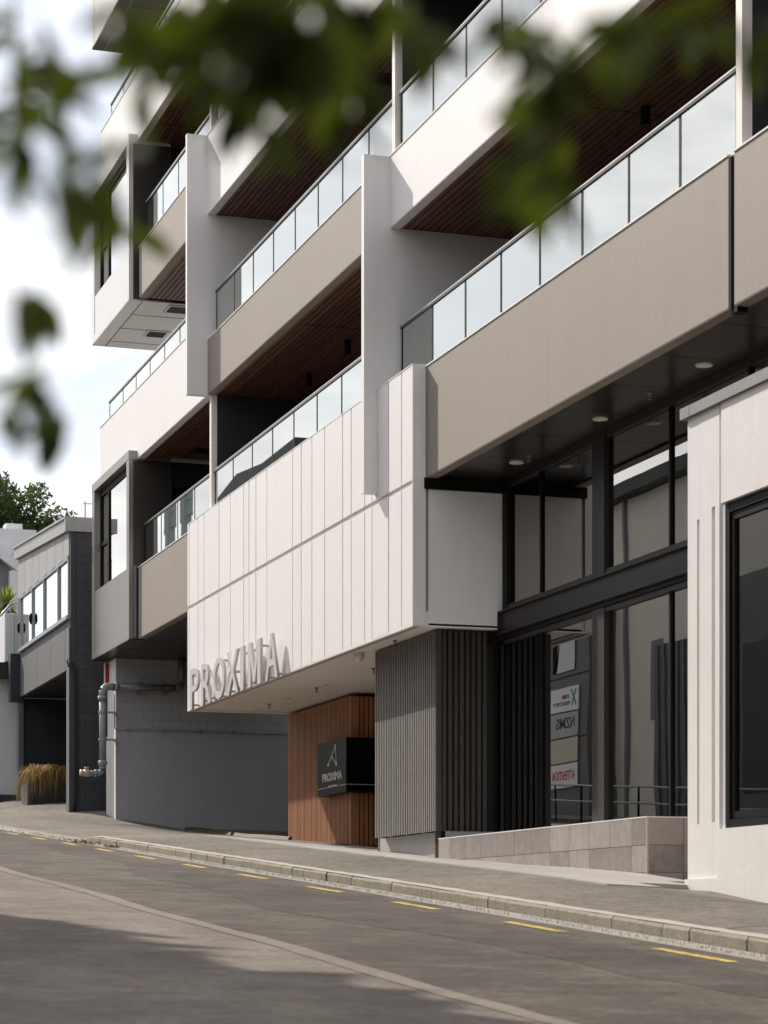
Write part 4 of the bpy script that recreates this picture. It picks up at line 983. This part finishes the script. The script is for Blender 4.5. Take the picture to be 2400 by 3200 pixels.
fr = random.Random(8)
br = MB(); hub = Vector((.55, 2.15, 1.75))
for (x, y, z, rd, n) in SPRAY:
    c = Vector((x, y, z)); st = Vector((c.x*.9, c.y, 1.0+.12*fr.random()))
    if n > 5: br.tube([c, c+(st-c)*.5+Vector((fr.uniform(-.02, .02), 0, .02)), st], [.0008, .0014, .002], 6)
br.tube([(-.6, 2.0, 2.4), (-.1, 1.9, 1.7), (.3, 1.7, 1.12), (.75, 1.6, 1.02)], [.05, .03, .02, .01], 8)
br.build('branches', 'bark', FT, True)
clump_crown('crown', 'leaf', FT, [((-.2+fr.gauss(0, .75), 5+fr.gauss(0, .7), 4.0+abs(fr.gauss(0, .6))), .55, 1/22) for _ in range(22)], 5200, .07, 77)  # upper crown out of view, added to shade the near sprays
LEAVES = []
for lx in range(6):                       # six leaf shapes, shared by every leaf
    ln = fr.uniform(.034, .05); wd = ln*fr.uniform(.4, .5); cv = fr.uniform(-.008, .008); m = MB()
    prof = [(0, 0), (.2, .7), (.45, 1), (.72, .72), (1, 0)]
    mid = [(q*ln, 0, cv*q*q*4*.3) for q, _ in prof]
    lf = [(q*ln, wd*.5*k, cv*q+.006*k) for q, k in prof]; rt = [(q*ln, -wd*.5*k, cv*q+.006*k) for q, k in prof]
    m.add(mid+lf+rt, [(0, 1, 6), (1, 2, 7, 6), (2, 3, 8, 7), (3, 4, 8), (0, 11, 1), (1, 11, 12, 2), (2, 12, 13, 3), (3, 13, 4)])
    me = bpy.data.meshes.new('leaf'); me.from_pydata(m.v, [], m.f); me.materials.append(M['leaf']); LEAVES.append(me)
cnt = 0; rest = MB()
for (x, y, z, rd, n) in SPRAY:
    for k in range(max(3, int(n*.82+.5))):
        d = Vector((fr.gauss(0, 1), fr.gauss(0, 1), fr.gauss(0, 1))).normalized()*rd*fr.random()**.45
        rot = Euler((fr.uniform(-.9, .9), fr.uniform(.1, 1.5), fr.uniform(0, 6.283)))
        p = Vector((x, y, z))+Vector((d.x, d.y*2.2, d.z))
        if cnt < 298:
            o = link('leaf', LEAVES[cnt % 6], p, FT); o.rotation_euler = rot
        else:
            mt = Matrix.Translation(p) @ rot.to_matrix().to_4x4(); me = LEAVES[cnt % 6]
            rest.add([mt @ v.co for v in me.vertices], [tuple(f.vertices) for f in me.polygons])
        cnt += 1
if rest.v:
    o = rest.build('foliage', 'leaf', FT); o['kind'] = 'stuff'

# ------------------------------------------------------------------ the far side of the street (seen only in the glass)
OB = thing('sandy_building', 'sandy rendered building across the street mirrored in the shopfront', 'building', (-12, 68, 3))
bx('wall', -18, -8, 60.5, 78, 1, 13.8, 'beigehouse', OB); bx('eaves', -18.2, -7.5, 60, 78.3, 13.82, 14.25, 'roofdark', OB)
for yv in (62.5, 66.5, 74.5): bx('window', -8.06, -7.98, yv, yv+1.0, 6.5, 9, 'greyhouse', OB)
bx('lower_cladding', -8.0, -7.6, 60.4, 66.4, 1, 8.7, 'opwall', OB)
for q in range(12): bx('cladding_rib', -7.6, -7.54, 60.5+.5*q, 60.56+.5*q, 1, 8.68, 'opwall', OB)
bx('downpipe', -8.0, -7.88, 69.2, 69.35, 1, 13.8, 'greyhouse', OB)
OC = thing('dark_clad_building', 'low dark clad building with pale corner posts across the street', 'building', (-8, 50, 2))
bx('wall', -14, -8, 40, 58.5, .5, 9.5, 'opwall', OC)
for q in (44.5, 49, 53.5, 57.5): bx('post', -8, -7.8, q, q+.35, .5, 9.4, 'whitehouse', OC)
for q in (45.6, 50.2, 54.6): bx('window', -8, -7.95, q, q+2.2, 3.6, 7.6, 'roofdark', OC)
OW = thing('charcoal_building', 'charcoal clad building with sign boards across the street', 'building', (-7, 72, 3))
bx('wall', -8, -7, 70.2, 74.2, 1.5, 11, 'opwall', OW)
for z in (6.2, 8.3): bx('panel_joint', -7, -6.99, 70.2, 74.2, z, z+.05, 'black', OW)
bx('window', -6.999, -6.96, 71.3, 73.2, 8.5, 10.3, 'glassd', OW)
def board(z0, z1, label, mat, texts):
    t = thing('sign_board', label, 'sign', (-6.93, 72, z0))
    bx('board', -6.97, -6.93, 70.9, 73.3, z0, z1, mat, t)
    for body, y0, dz, wd, h, mt in texts: text_obj('lettering', body, mt, t, (-6.929, y0, z0+dz), (0, 1, 0), h, wd, .006, .02)
    return t
board(7.15, 7.95, 'white board lettered Xtreme Productivity on the charcoal wall', 'printw', [('X', 71.0, .15, .45, .55, 'printg'), ('XTREME', 71.55, .42, .75, .13, 'printb'), ('PRODUCTIVITY', 71.55, .2, 1.5, .13, 'printb')])
board(6.3, 7.1, 'grey board lettered NZMS on the charcoal wall', 'printgr', [('NZMS', 71.2, .28, 1.6, .36, 'printb')])
board(5.45, 6.25, 'plain sand-coloured board between two lettered ones', 'printbe', [])
board(4.6, 5.4, 'white board lettered ATTENTION in red on the charcoal wall', 'printw', [('ATTENTION', 71.1, .25, 2.0, .32, 'printr')])
HR = thing('street_railing', 'two-rail steel railing along the far footpath', 'railing', (-2.9, 70, 3))
for h in (1.0, .55):
    MB().tube([(-3.3, y, zroad(0, y)+.1+h) for y in range(46, 100, 2)], .03, 8).build('rail', 'alu', HR, True)
for y in range(46, 100, 2): MB().tube([(-3.3, y, zroad(0, y)), (-3.3, y, zroad(0, y)+1.1)], .03, 8).build('post', 'black', HR)
DR = thing('dark_roofed_building', 'tall dark roofed building up the hill across the street', 'building', (-14, 112, 6))
prism_yz([(105, 4), (124.5, 4), (124, 18), (122, 22.4), (116, 23.2), (111, 22.8), (105, 22.9)], -16, -9).build('wall', 'roofdark', DR)
FM = thing('floodlight_mast', 'twin-headed floodlight mast far up the hill across the street', 'floodlight mast', (-12, 141, 8))
MB().tube([(-12, 140, 8), (-12, 140, 28.5)], [.5, .3], 8).tube([(-12, 144.5, 8), (-12, 144.5, 27.5)], [.5, .3], 8).build('mast', 'galv', FM)
fm = MB()
for yy in (140, 144.5):
    for q in range(4): fm.tube([(-12, yy-1.5, 25.2+q*.95), (-12, yy+1.5, 25.2+q*.95)], .09, 6)
    for q in (-1.5, -.5, .5, 1.5): fm.tube([(-12, yy+q, 25.0), (-12, yy+q, 28.3)], .06, 6)
fm.build('lamp_frame', 'galv', FM)
